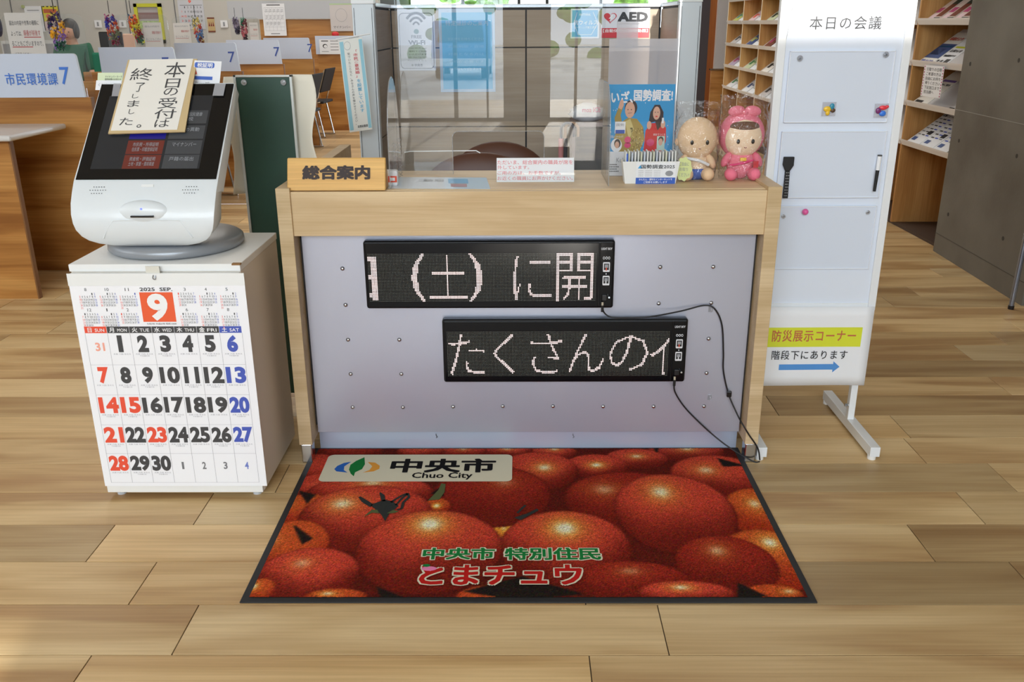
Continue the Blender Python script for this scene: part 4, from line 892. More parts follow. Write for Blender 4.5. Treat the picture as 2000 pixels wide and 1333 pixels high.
doll('stuffed_doll', 'beige round-headed stuffed doll in blue trousers beside the pink doll', 1320, 1400, 216, 354, (238, 204, 166), (236, 206, 172), (236, 200, 162), 2.93, False)
doll('stuffed_doll', 'pink stuffed doll with a hood and bow sitting at the whiteboard end of the desk', 1404, 1492, 203, 353, (250, 220, 188), (236, 128, 148), (238, 122, 146), 2.93, True)
# green note stuck in front of the beige doll
a, b, c = PY(1321, 307, 2.862), PY(1353, 308, 2.862), PY(1321, 346, 2.858)
nt_ = thing('sticky_note', 'pale green cloud-shaped note with handwriting in front of the beige doll', 'note', (a.x+.015, 2.86, DT))
P = []; O = a; U = b-a; D = Vector((0, .004, DT+.006-a.z))
for i in range(40): t = 2*pi*i/40; q = .5*(1+.07*cos(9*t)); P.append(O+U*(.5+q*cos(t))+D*(.5+q*sin(t)))
MB().prism(P, (0, .0006, 0)).build('note', mat('pale_green_note', (218, 226, 160), .8), nt_)
S = Sheet(nt_, O, U, D, .0006); S.text('ご自由に', .2, .2, .8, .36, GREYP); S.text('お取り', .25, .44, .75, .58, GREYP); S.text('ください!', .22, .66, .85, .82, GREYP); S.build()
# ================================================================== whiteboard stand
WBF = mat('whiteboard_frame_white', (232, 234, 236), .35); WBS = mat('whiteboard_surface', (224, 231, 243), .22, spec=.5); POCK = mat('pocket_sheet', (216, 224, 238), .25)
wy = 2.945
wb = thing('whiteboard_stand', 'narrow white standing notice board with a meetings heading beside the desk', 'notice board', (1.02, 2.97, 0))
wx0, wx1, wz0, wz1 = .812, 1.232, .475, 1.86
B('board', WBS, wb, wx0+.02, wx1-.02, wy+.006, wy+.018, wz0+.02, wz1-.02)
B('left_rail', WBF, wb, wx0, wx0+.026, wy, wy+.026, wz0, wz1, .002); B('right_rail', WBF, wb, wx1-.026, wx1, wy, wy+.026, wz0, wz1, .002)
B('top_rail', WBF, wb, wx0, wx1, wy, wy+.026, wz1-.026, wz1, .002); B('bottom_rail', WBF, wb, wx0+.026, wx1-.026, wy+.001, wy+.025, wz0, wz0+.026, .002)
for k, x in enumerate((.822, 1.198)):
    B('post', WBF, wb, x, x+.024, wy+.028, wy+.052, .045, 1.5, .002)
    fx = .812 if k == 0 else 1.198
    B('foot', WBF, wb, fx, fx+.034, 2.742, 3.245, .012, .048, .0015)
    for y in (2.755, 3.225): MB().cyl((fx+.012, y, 0), (fx+.012, y, .013), .014, 16).build('glide', mat('glide_white', (236, 236, 234), .5), wb)
    MB().cyl((x-.012, wy+.04, .10), (x, wy+.04, .10), .006, 8).build('bolt', CHROME, wb)
# printed frame line and heading on the surface
def hz(px, py): return PY(px, py, wy+.006)
S = Sheet(wb, (wx0+.026, wy+.006, wz1-.026), (wx1-wx0-.052, 0, 0), (0, 0, -(wz1-wz0-.052)), .0004)
def wf(px, py): p = hz(px, py); return ((p.x-wx0-.026)/(wx1-wx0-.052), (wz1-.026-p.z)/(wz1-wz0-.052))
a, b = wf(1581, 31), wf(1722, 58)
for i, ch in enumerate('本日の会議'):
    k = (b[0]-a[0])/5; S.text(ch, a[0]+k*i+k*.04, a[1], a[0]+k*(i+1)-k*.04, b[1], mat('thin_black_lettering', (40, 40, 44), .5), .004, 2, 'em')
ga, gb_ = wf(1549, 14), wf(1770, 14)
S.line([(ga[0]-.02, ga[1]+.01), (ga[0]+.005, ga[1]), (.96, ga[1])], .0016, GLN, 1); S.line([(ga[0]-.005, ga[1]), (ga[0]-.04, wf(1545, 95)[1])], .0016, GREYP, 1)
for (p, q) in (((1600, 222), (1612, 226)), ((1633, 226), (1675, 228))): a, b = wf(*p), wf(*q); S.rect(a[0], a[1], b[0], b[1], mat('faint_smudge', (196, 202, 212), .5), 1)
S.build()
# three clear pockets
def pocket(tl, tr_, bl, nm):
    a, b, c = [PY(x, y, wy) for x, y in (tl, tr_, bl)]; x0, x1 = max(a.x, wx0+.03), b.x; z1, z0 = a.z, c.z
    B('pocket', POCK, wb, x0, x1, wy-.002, wy+.0055, z0, z1, .0015)
    for q in ((x0, x1, z1-.003, z1), (x0, x1, z0, z0+.003)): B('pocket_rim', mat('rim_white', (232, 236, 244), .2), wb, q[0], q[1], wy-.0045, wy-.0015, q[2], q[3], .0008)
    for q in (x0, x1-.003): B('pocket_rim', _M['rim_white'], wb, q, q+.003, wy-.0045, wy-.0015, z0, z1, .0008)
pocket((1543, 100), (1750, 97), (1531, 240), 1); pocket((1527, 257), (1733, 252), (1513, 387), 2); pocket((1512, 403), (1713, 398), (1500, 526), 3)
fy = wy-.0055
CLM = clear('clear_magnet2', (.82, .84, .86), extra=.12, haze=.25)
for px, py, lab in ((1562, 114, 'clear magnet at the top pocket corner nearer the desk'), (1730, 107, 'clear magnet at the top pocket corner nearer the concrete wall'), (1695, 415, 'clear magnet at the bottom pocket corner nearer the concrete wall'), (1530, 423, 'clear magnet at the bottom pocket beside the desk edge')):
    p = PY(px, py, fy); t = thing('magnet', lab, 'magnet', p); MB().cyl((p.x, fy-.004, p.z), (p.x, fy, p.z), .0095 if py < 200 else .007, 18).build('disc', CLM, t, .001); MB().cyl((p.x, fy-.006, p.z), (p.x, fy-.001, p.z), .003, 10).build('core', STEEL, t)
p = PY(1571, 413, fy); t = thing('pin_magnet', 'pink ball magnet on the lower pocket of the white notice board', 'magnet', p); MB().ball((p.x, fy-.010, p.z), .0105, .0105, .0105).build('ball', mat('glossy_pink', (226, 96, 160), .15), t, 0, True); MB().cyl((p.x, fy-.004, p.z), (p.x, fy, p.z), .006, 12).build('base', WBF, t)
def toy(px, py, lab, parts):
    p = PY(px, py, fy); t = thing('toy_magnet', lab, 'magnet', p); B('backing', clear('magnet_backing', (.93, .93, .94), haze=.35), t, p.x-.022, p.x+.022, fy-.0015, fy, p.z-.022, p.z+.022, .001)
    for i, (dx, dz, rx, rz, m, nm) in enumerate(parts): MB().ball((p.x+dx, fy-.004, p.z+dz), rx, .004, rz, 14, 8).build(nm, m, t, 0, True)
YL = mat('toy_yellow', (236, 192, 50), .3); TL = mat('toy_teal', (50, 140, 170), .3); BR = mat('toy_brown', (90, 66, 48), .4); RD = mat('toy_red', (226, 60, 72), .3); BU = mat('toy_blue', (56, 120, 220), .3); PU = mat('toy_purple', (120, 50, 110), .3)
toy(1619, 213, 'small yellow and teal animal magnet in the middle of the top pocket', [(-.006, 0, .013, .009, YL, 'body'), (-.004, -.012, .007, .008, YL, 'legs'), (.008, .008, .008, .010, TL, 'wing'), (.012, -.004, .008, .007, BR, 'tail')])
toy(1721, 216, 'small red and blue animal magnet near the top pocket corner', [(.004, .009, .014, .007, RD, 'body'), (-.010, 0, .009, .010, PU, 'wing'), (.004, -.009, .011, .009, BU, 'belly'), (.016, .012, .006, .005, RD, 'head')])
# dotted black brush and marker
a, b = PY(1541, 306, fy), PY(1533, 387, fy); BT = mat('black_cloth', (18, 18, 20), .6)
t = thing('eraser_brush', 'black eraser brush with a white-dotted handle hanging on the notice board', 'eraser', (a.x, fy, b.z))
MB().prism([(a.x-.018, fy, a.z), (a.x+.016, fy, a.z), (a.x+.016, fy, a.z-.028), (a.x+.006, fy, a.z-.045), (a.x-.010, fy, a.z-.045), (a.x-.019, fy, a.z-.026)], (0, -.010, 0)).build('head', BT, t, .002)
HB = MB().prism([(a.x-.009, fy, a.z-.044), (a.x+.006, fy, a.z-.044), (b.x+.008, fy, b.z), (b.x-.009, fy, b.z)], (0, -.007, 0)).build('handle', BT, t, .001)
S = Sheet(t, (a.x-.008, fy-.0074, a.z-.046), (.013, 0, 0), (b.x-a.x, 0, b.z-a.z+.046), .0004)
for j in range(9):
    for i in range(3): S.oval(.2+.3*i+.1*(j % 2), .06+.105*j, .06, .014, PAPER, 1, 8)
S.build()
a, b = PY(1717, 304, fy), PY(1706, 373, fy); t = thing('marker_pen', 'white and black marker pen hanging on the notice board', 'pen', (b.x, fy, b.z)); mid = a.lerp(b, .40); off = Vector((0, -.007, 0))
MB().tube([a+off, mid+off], .0065, 12).build('cap', PAPER, t); MB().tube([mid+off, b+off], [.0058, .0048], 12).build('barrel', BT, t); MB().tube([a+off+Vector((0, 0, .003)), a+off-Vector((0, 0, .001))], .0072, 12).build('cap_end', DGREY, t)
# paper notice hung below the board
a, b, c = PY(1512, 600, 2.935), PY(1709, 597, 2.935), PY(1497, 754, 2.935)
O = Vector((.815, 2.935, a.z)); U = Vector((b.x+.001-.815, 0, 0)); D = Vector((0, .002, c.z-a.z))
nt2 = thing('paper_notice', 'white paper with a yellow band and a blue arrow hung under the notice board', 'notice', O+U*.5+D)
mb = MB(); nu, nv = 14, 8
for j in range(nv+1):
    for i in range(nu+1): u, v = i/nu, j/nv; mb.v.append(tuple(O+U*u+D*v+Vector((0, -.0025*sin(u*5+1)*v-.006*(max(0, u-.75)*4)**2*.3*v, 0))))
for j in range(nv):
    for i in range(nu): q = j*(nu+1)+i; mb.f.append((q, q+nu+1, q+nu+2, q+1))
o = mb.build('sheet', PAPER, nt2, 0, True); md = o.modifiers.new('t', 'SOLIDIFY'); md.thickness = .0006
S = Sheet(nt2, O, U, D, .0009, bend=lambda u, v: .0025*sin(u*5+1)*v+.006*(max(0, u-.75)*4)**2*.3*v+.0004)
def nf(px, py): p = PY(px, py, 2.935); return (p.x-O.x)/U.x, (O.z-p.z)/-D.z
YB = mat('yellow_band_print', (216, 222, 52), .6); OR = mat('brown_red_print', (196, 104, 70), .6)
y0_, y1_ = nf(1560, 640)[1], nf(1560, 678)[1]
for i in range(12): S.rect(.02+(.90/12)*i, y0_, .02+(.90/12)*(i+1), y1_, YB, 1)
x0_, x1_ = nf(1506, 656)[0], nf(1674, 656)[0]
for i, ch in enumerate('防災展示コーナー'): k = (x1_-x0_)/8; S.text(ch, x0_+k*i+k*.03, nf(1600, 644)[1], x0_+k*(i+1)-k*.03, nf(1600, 668)[1], OR, .012, 2, 'em')
x0_, x1_ = nf(1505, 692)[0], nf(1657, 692)[0]
for i, ch in enumerate('階段下にあります'): k = (x1_-x0_)/8; S.text(ch, x0_+k*i+k*.03, nf(1600, 684)[1], x0_+k*(i+1)-k*.03, nf(1600, 703)[1], BLACK, .004, 2, 'em')
x0_, x1_ = nf(1521, 718)[0], nf(1640, 718)[0]; ym = nf(1580, 717.5)[1]; hd = x0_+(x1_-x0_)*.89
ARW = mat('arrow_blue_print', (82, 146, 214), .6)
for i in range(6): S.rect(x0_+(hd-x0_)/6*i, ym-.036, x0_+(hd-x0_)/6*(i+1), ym+.036, ARW, 1)
S.poly([(hd, ym-.072), (x1_, ym), (hd, ym+.072)], ARW, 1); S.build()

# ================================================================== brochure rack along the far side
RW = wood('rack_wood', (208, 160, 100), (178, 126, 70), 'Z', 50, 9, rough=.45, c3=(194, 144, 84), bandmix=.3)
RE = mat('rack_pale_edge', (232, 214, 176), .5)
rack = thing('brochure_rack', 'tall wooden brochure rack with sloping white shelves behind the notice board', 'rack', (2.92, 9, 0))
RX, RD_, RB = 2.752, .34, .85
ys = [5.66+RB*k for k in range(0, 9)]; ys = [6.51-RB]+[6.51+RB*k for k in range(0, 8)]
ACL = mat('shelf_white_acrylic', (232, 230, 230), .25)
for y in ys:
    if y < 5.7: y = 5.72
    B('divider', RW, rack, RX, RX+RD_, y, y+.022, .02, 2.1); B('edge_band', RE if y > 7 else RW, rack, RX-.002, RX, y, y+.022, .02, 2.1)
B('back_panel', RW, rack, RX+RD_, RX+RD_+.012, 5.72, ys[-1]+.022, .02, 2.1)
B('plinth', mat('dark_plinth', (70, 52, 40), .7), rack, RX+.02, RX+RD_, 5.73, ys[-1], 0, .02)
rows = (('top', 1.42), ('second', 1.15), ('third', .88), ('lowest', .61))
for bi in range(len(ys)-1):
    y0, y1 = max(ys[bi], 5.72)+.022, ys[bi+1]
    if 7.3 < y0 < 9.0: continue
    for nm, z in rows+(('upper', 1.69),):
        MB().prism([(RX-.018, y0, z+.006), (RX-.022, y0, z+.018), (RX-.012, y0, z+.006), (RX+.012, y0, z-.016), (RX+.31, y0, z+.215), (RX+.31, y0, z+.209), (RX+.012, y0, z-.026), (RX-.004, y0, z-.024)], (0, y1-y0, 0)).build('shelf', ACL, rack, 0)
slope = Vector((.298, 0, .231)).normalized(); upn = Vector((-slope.z, 0, slope.x))
def brochure(label, z, ya, yb, length, m, prints, group=None, th=.006):
    a = Vector((RX+.013, ya, z-.0145))+upn*.002; W2 = Vector((0, yb-ya, 0))
    t = thing('brochure', label, 'brochure', a, group); MB().obox(a, W2, slope*length, upn*th).build('cover', m, t)
    S = Sheet(t, a+slope*length+upn*th+W2*0, W2, -slope*length, .0012)
    for q in prints:
        if q[0] == 'r': S.rect(q[1], q[2], q[3], q[4], q[5], 1)
        elif q[0] == 't': S.text(q[1], q[2], q[3], q[4], q[5], q[6], .01, 2)
        else: S.poly(q[1], q[2], 2)
    S.build(); return t
PK2 = mat('pale_pink_paper', (236, 208, 214), .6); GN2 = mat('pale_green_paper2', (206, 216, 178), .6); GY2 = mat('grey_paper', (206, 202, 202), .6); YG = mat('yellow_green_paper', (200, 206, 110), .6); LV = mat('lavender_paper', (190, 172, 196), .6); TL2 = mat('teal_print', (60, 150, 150), .5); MG = mat('magenta_print', (186, 70, 120), .5); GRN = mat('leaf_green_print', (60, 140, 80), .5); BRN = mat('brown_print', (120, 62, 40), .5); DKG = mat('dark_green_print', (44, 60, 50), .5); NAV = mat('navy_print', (60, 86, 140), .5)
# near bay (mirror: printing starts at the far edge)
yA = 6.50
specs = [('colourful magazine with a dark brown panel on the top shelf', 1.42, [('r', 0, 0, 1, .35, DKG), ('r', 0, .35, .45, .8, BRN), ('r', .45, .3, 1, 1, PK2), ('r', .55, .45, .9, .6, TL2), ('r', .5, .7, .95, .9, MG)], WPAP)]
for k, lab in enumerate(('nearest the rack divider', 'in the middle of that shelf', 'beside the concrete wall')):
    y1 = yA-.02-.2*k
    brochure('pink and brown magazine on the near top shelf, '+lab, 1.42, y1, y1-.175, .33, mat('magazine_cream', (226, 206, 196), .5), [('r', .0, 0, .5, .30, TL2), ('r', .5, 0, 1, .45, DKG), ('r', .5, .45, 1, .82, BRN), ('r', .0, .55, .4, .7, MG), ('r', .1, .75, .5, .9, PK2), ('r', .5, .85, 1, 1, DKG)], 'magazines on the near top shelf')
brochure('magazine with a blue harbour photo on the near second shelf', 1.15, yA-.01, yA-.23, .33, WPAP, [('t', '県政だより', .1, .16, .95, .26, CRED), ('r', 0, .36, 1, .80, NAV), ('r', .1, .5, .7, .7, mat('deep_navy_print', (36, 50, 84), .5)), ('r', .05, .42, .9, .47, SKY), ('t', '特集 みんなの', .1, .86, .9, .93, BLUE)])
brochure('white leaflet with a yellow line of print beside the blue harbour magazine', 1.15, yA-.24, yA-.44, .33, PAPER, [('r', .1, .42, .9, .47, YB), ('t', 'お知らせ', .1, .52, .9, .6, BLACK), ('t', '参加募集中です', .1, .68, .9, .74, BLACK), ('r', .6, .8, .9, .95, DGREY), ('t', '受付・会場', .1, .84, .5, .9, BLACK), ('r', .1, .1, .9, .14, GREYP)])
brochure('plain white leaflet on the near second shelf next to the concrete wall', 1.15, yA-.45, yA-.64, .33, GY2, [('r', .1, .3, .9, .34, GREYP), ('r', .1, .5, .9, .54, GREYP)])
brochure('leaflet with a purple heading on the near third shelf behind the hanging note', .88, yA-.01, yA-.23, .34, WPAP, [('r', .1, .22, .95, .28, mat('violet_print', (120, 100, 180), .5)), ('t', '講座のご案内', .15, .34, .9, .4, DGREY), ('r', .1, .86, .6, .96, BLACK)])
brochure('blank grey leaflet on the near third shelf beside the purple-headed one', .88, yA-.24, yA-.64, .34, LV if 0 else GY2, [('r', .80, .90, .98, .97, BLACK)])
for k in range(3):
    brochure(('black-printed town newsletter on the near lowest shelf against the divider', 'town newsletter with blue and black blocks in the middle of the near lowest shelf', 'town newsletter on the near lowest shelf against the concrete wall')[k], .61, yA-.01-.21*k, yA-.21-.21*k, .34, PAPER,
        [('t', '広報ニュース', .1, .06, .9, .13, BLACK)]+[('r', .08+.3*(i % 3), .18+.1*(i//3), .30+.3*(i % 3), .21+.1*(i//3), (GREYP, DGREY, BLUE)[(i+k) % 3]) for i in range(18)]+[('r', .6, .55, .9, .66, BLACK), ('r', .1, .78, .4, .88, NAV)], 'town newsletters on the near lowest shelf')
# hanging handwritten note
a, b, c = PX(1806, 127, RX-.026), PX(1845, 130, RX-.026), PX(1799, 187, RX-.026)
r, S = sheet_thing('handwritten_note', 'handwritten note with a pink dashed border hanging from a white rack shelf', 'note', a, b-a, Vector((0, 0, c.z-a.z)), PAPER)
for k in range(11): S.rect(.02, .02+.09*k, .06, .07+.09*k, MG, 1); S.rect(.94, .02+.09*k, .98, .07+.09*k, MG, 1)
S.lines(['引取りの日程', 'ご希望の方は', '自由にお持ち', '帰りください', '下記窓口まで', '担当課へ'], .15, .05, .9, .92, BLACK, 0); S.build()
# far bays
far = [('farthest', 12.49, 11.65), ('middle', 11.64, 10.80), ('nearest', 10.79, 9.95)]
styles = {('farthest', 0): ('yellow-green leaflet', YG, TL2), ('middle', 0): ('pale pink leaflet with red print', PK2, CRED), ('nearest', 0): ('pale green leaflet with dark stripes', GN2, DKG),
          ('farthest', 1): ('grey leaflet', GY2, DGREY), ('middle', 1): ('blue and lime leaflet', NAV, YG), ('nearest', 1): ('brown and magenta leaflet', BRN, MG),
          ('farthest', 2): ('lavender leaflet', LV, MG), ('middle', 2): ('mint leaflet with dark print', GN2, GRN), ('nearest', 2): ('cream leaflet with black lines', WPAP, BLACK),
          ('farthest', 3): ('white leaflet with a green mark', PAPER, GRN), ('middle', 3): ('white leaflet with navy bars', PAPER, NAV), ('nearest', 3): ('plain grey-brown leaflet', GY2, DGREY)}
for bn, ya, yb in far:
    for ri, (rn, z) in enumerate(rows):
        nm, m, pm = styles[(bn, ri)]
        brochure('%s, %s shelf of the %s distant rack bay' % (nm, rn, bn), z, ya-.12, ya-.36, .30, m, [('r', .1, .2, .9, .3, pm), ('r', .1, .45, .5, .7, pm), ('r', .6, .5, .9, .56, pm)])
        brochure('white sheet beside the %s, %s shelf' % (nm, rn), z, ya-.42, ya-.66, .22, PAPER, [('r', .1, .3, .9, .36, pm), ('r', .1, .5, .7, .56, GREYP)])
# chrome leg of a table at the picture edge
a, b = PZ(1974, 604), PY(2012, 420, PZ(1974, 604).y); tb = thing('side_table', 'table with a slim chrome leg and black foot beside the concrete wall', 'table', (a.x+.3, a.y, 0))
MB().tube([a+Vector((0, 0, .015)), (a.x+.012, a.y, .70)], .0125, 16).build('leg', mat('blue_grey_chrome', (150, 160, 180), .25, .9), tb); MB().cyl(a, a+Vector((0, 0, .02)), .015, 16).build('rubber_tip', BLKPL, tb)
MB().tube([a+Vector((.62, 0, .015)), (a.x+.61, a.y, .70)], .0125, 16).build('leg', _M['blue_grey_chrome'], tb); B('table_top', WBF, tb, a.x-.0, a.x+.66, a.y-.32, a.y+.05, .70, .722, .004)
for sx in (0.02, .60): MB().tube([(a.x+sx, a.y-.28, 0), (a.x+sx, a.y-.28, .70)], .0125, 16).build('leg', _M['blue_grey_chrome'], tb)
# ================================================================== booth behind the desk
BP = wood('booth_panel_wood', (182, 166, 148), (166, 149, 131), 'X', 60, 10, rough=.5, bandmix=.12)
JT = mat('booth_joint_black', (28, 28, 32), .6); TR = mat('booth_trim_silver', (176, 180, 186), .3, .7); PST = mat('booth_post_white', (212, 220, 226), .35)
booth = thing('office_partition', 'low grey-brown panelled partition screen behind the desk with white end posts', 'partition', (.03, 4.6, 0))
bx0, bx1, by, bz = -.627, .690, 4.6, 1.49
B('core', JT, booth, bx0, bx1, by+.006, by+.035, .03, bz)
zs = [.03, .50, .928, 1.308, bz-.006]; mx_ = .034
for xa, xb in ((bx0+.006, mx_-.004), (mx_+.004, bx1-.008)):
    for za, zb in zip(zs[:-1], zs[1:]): B('panel', BP, booth, xa, xb, by, by+.007, za+.003, zb-.003, .001)
B('top_trim', TR, booth, bx0, bx1, by-.006, by+.045, bz, bz+.018, .003)
BP2 = wood('booth_side_wood', (176, 162, 148), (160, 146, 132), 'Y', 60, 10, rough=.5, bandmix=.12)
for sx, x in ((-1, bx0), (1, bx1)):
    xa, xb = (x-.03, x) if sx < 0 else (x, x+.03)
    B('core', JT, booth, xa+(0 if sx < 0 else .006), xb-(.006 if sx < 0 else 0), 4.12, by, .03, bz)
    for za, zb in zip(zs[:-1], zs[1:]): B('panel', BP2, booth, (xb-.006) if sx < 0 else xa, xb if sx < 0 else xa+.006, 4.13, by-.004, za+.003, zb-.003, .0005)
    B('top_trim', TR, booth, xa-.004, xb+.004, 4.12, by+.03, bz, bz+.018, .003)
    pa, pb = (-.722, -.627) if sx < 0 else (.692, .787)
    B('post', PST, booth, pa, pb, 4.085, 4.13, 0, bz+.012, .003)
    for q in (pa+.008, pb-.010): B('seam', JT, booth, q, q+.0018, 4.0835, 4.086, .02, bz-.004)
    B('post_cap', WBF, booth, pa-.002, pb+.002, 4.083, 4.132, bz+.012, bz+.03, .002)
yb = by-.002
def wallsheet(name, label, cat, tl, tr_, bl, m, y=yb, th=.001, part='sheet'):
    a, b, c = PY(*tl, y), PY(*tr_, y), PY(*bl, y); return sheet_thing(name, label, cat, a, Vector((b.x-a.x, 0, 0)), Vector((0, 0, c.z-a.z)), m, th, eps=.0006, part=part)
LG = mat('wifi_sheet', (206, 208, 218), .5); DB = mat('dark_blue_line', (46, 54, 80), .5)
r, S = wallsheet('wireless_sign', 'laminated grey wireless-network sign with a rounded dark outline on the partition', 'sign', (775, 18), (848, 18), (779, 138), LG)
S.rrect(.04, .06, .96, .97, .10, DB, 1, .08); S.rrect(.055, .072, .945, .960, .09, LG, 2, .07)
for k, (w, h) in enumerate(((.52, .09), (.34, .05), (.17, .02))):
    yc_ = .30-.0; P = []
    for i in range(9): a = radians(40+12.5*i); P.append((.5+w*.62*cos(a), yc_-(.05+w*.42)*sin(a)+.03))
    for i in range(8): S.line([P[i], P[i+1]], .012-.002*k, DB, 3)
S.oval(.5, .36, .07, .04, mat('wifi_green', (70, 120, 124), .5), 3); S.text('FREE', .36, .42, .64, .47, DB, .01, 3); S.text('Wi-Fi', .27, .50, .73, .575, DB, .03, 3)
for k in range(5): S.text(('Free Wi-Fi spot', '無料でご利用', 'いただけます', 'SSID: Chuo City Wi-Fi', 'Password なし')[k], .28-.04*(k > 2), .62+.05*k, .76, .645+.05*k, DGREY, 0, 3)
S.text('中央市', .42, .885, .64, .935, DB, .01, 3); S.oval(.36, .91, .03, .018, GREYP, 3); S.build()
SKB = mat('sky_blue_sheet', (92, 176, 218), .4); PBF = mat('pale_blue_border', (180, 200, 222), .5)
r, S = wallsheet('blue_poster', 'large sky-blue poster with a pale border on the panelled partition', 'poster', (856, 17), (966, 17), (861, 180), PBF)
S.rect(.05, .045, .95, .965, SKB, 1); S.text('特定健診のご案内', .12, .14, .88, .20, PBF, 0, 2)
for k in range(5): S.text(('受診券をお持ちください', '実施期間・会場', '対象となる方は', '予約が必要です', 'お問い合わせ')[k], .15, .34+.09*k, .8, .375+.09*k, mat('lighter_blue_print', (140, 200, 230), .5), 0, 2)
S.build()
r, S = wallsheet('blue_notice', 'small square sky-blue antiviral notice on the partition beside the red heart sign', 'notice', (1115, 17), (1171, 17), (1115, 75), PAPER)
S.rect(.05, .05, .95, .95, SKB, 1); S.text('抗ウィルス', .10, .38, .95, .55, WHP, .01, 2); S.text('コーティング施工済み', .12, .59, .9, .67, WHP, 0, 2); S.text('ANTIVIRAL', .3, .16, .7, .24, WHP, 0, 2)
S.line([(.22, .12), (.12, .5), (.27, .88), (.73, .88), (.95, .5), (.78, .12)], .002, WHP, 2); S.build()
r, S = wallsheet('defibrillator_sign', 'white and red defibrillator sign with a heart on the partition', 'sign', (1176, 16), (1270, 16), (1176, 74), mat('aed_white', (222, 224, 232), .4))
AR = mat('aed_red', (204, 28, 44), .45); S.rect(0, .67, 1, 1, AR, 1); S.text('【自動体外式除細動器】', .03, .70, .97, .82, WHP, .01, 2); S.text('AED', .33, .13, .96, .46, mat('aed_black', (34, 36, 44), .5), .05, 2); S.text('Automated External Defibrillator', .33, .50, .94, .55, DGREY, 0, 2)
def heart(cx_, cy_, s, sy, m, l, half=0):
    P = []
    for i in range(25):
        t = 2*pi*i/24
        if half and not (t <= pi if half > 0 else t >= pi): continue
        P.append((cx_+s*(16*sin(t)**3)/16*(1), cy_-sy*(13*cos(t)-5*cos(2*t)-2*cos(3*t)-cos(4*t))/16))
    S.poly(P, m, l)
heart(.175, .31, .135, .20, AR, 2); heart(.175, .31, .115, .17, _M['aed_white'], 3, 1); heart(.175, .31, .118, .17, AR, 4, -1)
S.poly([(.20, .24), (.14, .36), (.19, .34), (.15, .46), (.24, .32), (.19, .33), (.24, .24)], WHP, 5); S.build()
# chair, bin, umbrellas and bag inside the booth
BRN_F = mat('brown_leather', (86, 52, 38), .45)
ch = thing('office_chair', 'brown upholstered office chair behind the desk opening', 'chair', (-.05, 3.95, 0))
pc = PY(962, 310, 3.95)
MB().ball((pc.x+.03, 3.95, .735), .235, .06, .20, 32, 18).build('backrest', BRN_F, ch, 0, True); MB().ball((pc.x-.05, 3.86, .755), .24, .05, .145, 28, 16).build('back_cushion', BRN_F, ch, 0, True)
B('seat', BRN_F, ch, pc.x-.25, pc.x+.25, 3.86, 4.30, .42, .50, .03, seg=3); MB().cyl((pc.x, 4.0, .10), (pc.x, 4.0, .43), .03).build('column', CHROME, ch)
for k in range(5): a = 2*pi*k/5; MB().tube([(pc.x, 4.0, .11), (pc.x+.26*cos(a), 4.0+.26*sin(a), .06)], [.022, .016], 8).build('base_leg', BLKPL, ch); MB().ball((pc.x+.26*cos(a), 4.0+.26*sin(a), .028), .028, .022, .028, 12, 8).build('castor', BLKPL, ch)
MB().tube([(pc.x, 3.98, .43), (pc.x, 3.82, .48), (pc.x, 3.79, .75)], .02, 8).build('back_support', BLKPL, ch)
q0, q1 = PY(1118, 248, 4.28), PY(1172, 340, 4.28)
bx = thing('storage_box', 'open grey box with a dark inside standing by the booth end panel', 'box', (q0.x+.08, 4.38, 0)); BXG = mat('mauve_grey_box', (150, 134, 134), .5); qx1 = q1.x+.03
B('left_side', BXG, bx, q0.x, q0.x+.014, 4.28, 4.52, 0, q0.z); B('right_side', BXG, bx, qx1-.014, qx1, 4.28, 4.52, 0, q0.z); B('top', BXG, bx, q0.x, qx1, 4.28, 4.52, q0.z, q0.z+.018); B('back', BXG, bx, q0.x, qx1, 4.51, 4.52, 0, q0.z); B('inside', mat('charcoal_cloth', (44, 44, 50), .8), bx, q0.x+.014, qx1-.014, 4.30, 4.50, .30, q0.z-.01)
mb = MB(); rg = random.Random(9); n = 18
for j in range(9):
    v = j/8
    for i in range(n): t = 2*pi*i/n; s = (sin(pi*min(v*.85+.12, 1)))**.6; q = 1+rg.uniform(-.12, .12); mb.v.append((q0.x+.075+.085*s*q*cos(t), 4.36+.06*s*q*sin(t), q0.z+.019+.085*v))
for j in range(8): mb.f += [(j*n+i, j*n+(i+1) % n, (j+1)*n+(i+1) % n, (j+1)*n+i) for i in range(n)]
mb.f += [tuple(range(n))[::-1], tuple(8*n+i for i in range(n))]
bgm = thing('shopping_bag', 'white plastic shopping bag with magenta print lying on the grey box', 'bag', (q0.x+.075, 4.36, q0.z+.019)); mb.build('film', mat('bag_white', (212, 214, 220), .3), bgm, 0, True)
pz_ = PY(1137, 236, 4.29); S = Sheet(bgm, (pz_.x, 4.292, q0.z+.088), (.085, 0, 0), (0, -.002, -.022), .0006); S.text('moa ICE', 0, 0, 1, 1, MG, .02, 1); S.build()
def umbrella(label, px, m1, m2, y):
    b0 = PY(px, 262, y); t = thing('umbrella', label, 'umbrella', (b0.x, y, 0)); R0 = .030
    hk = [Vector((b0.x, y, b0.z-.02)), Vector((b0.x, y, b0.z+.02))]+[Vector((b0.x+R0-R0*cos(radians(22.5*i)), y, b0.z+.02+R0*sin(radians(22.5*i)))) for i in range(1, 9)]+[Vector((b0.x+2*R0, y, b0.z-.012))]
    MB().tube(smooth_path(hk, 3), .007, 10).build('handle', m1, t); MB().tube([(b0.x, y, b0.z-.02), (b0.x, y, .02)], [.012, .009], 12).build('canopy', m2, t); MB().cyl((b0.x, y, 0), (b0.x, y, .03), .005, 8).build('tip', CHROME, t)
umbrella('umbrella with a dark blue crook handle and pink canopy leaning by the grey box', 1096, mat('navy_handle', (44, 58, 84), .3), mat('pink_canopy', (206, 130, 132), .7), 4.22)
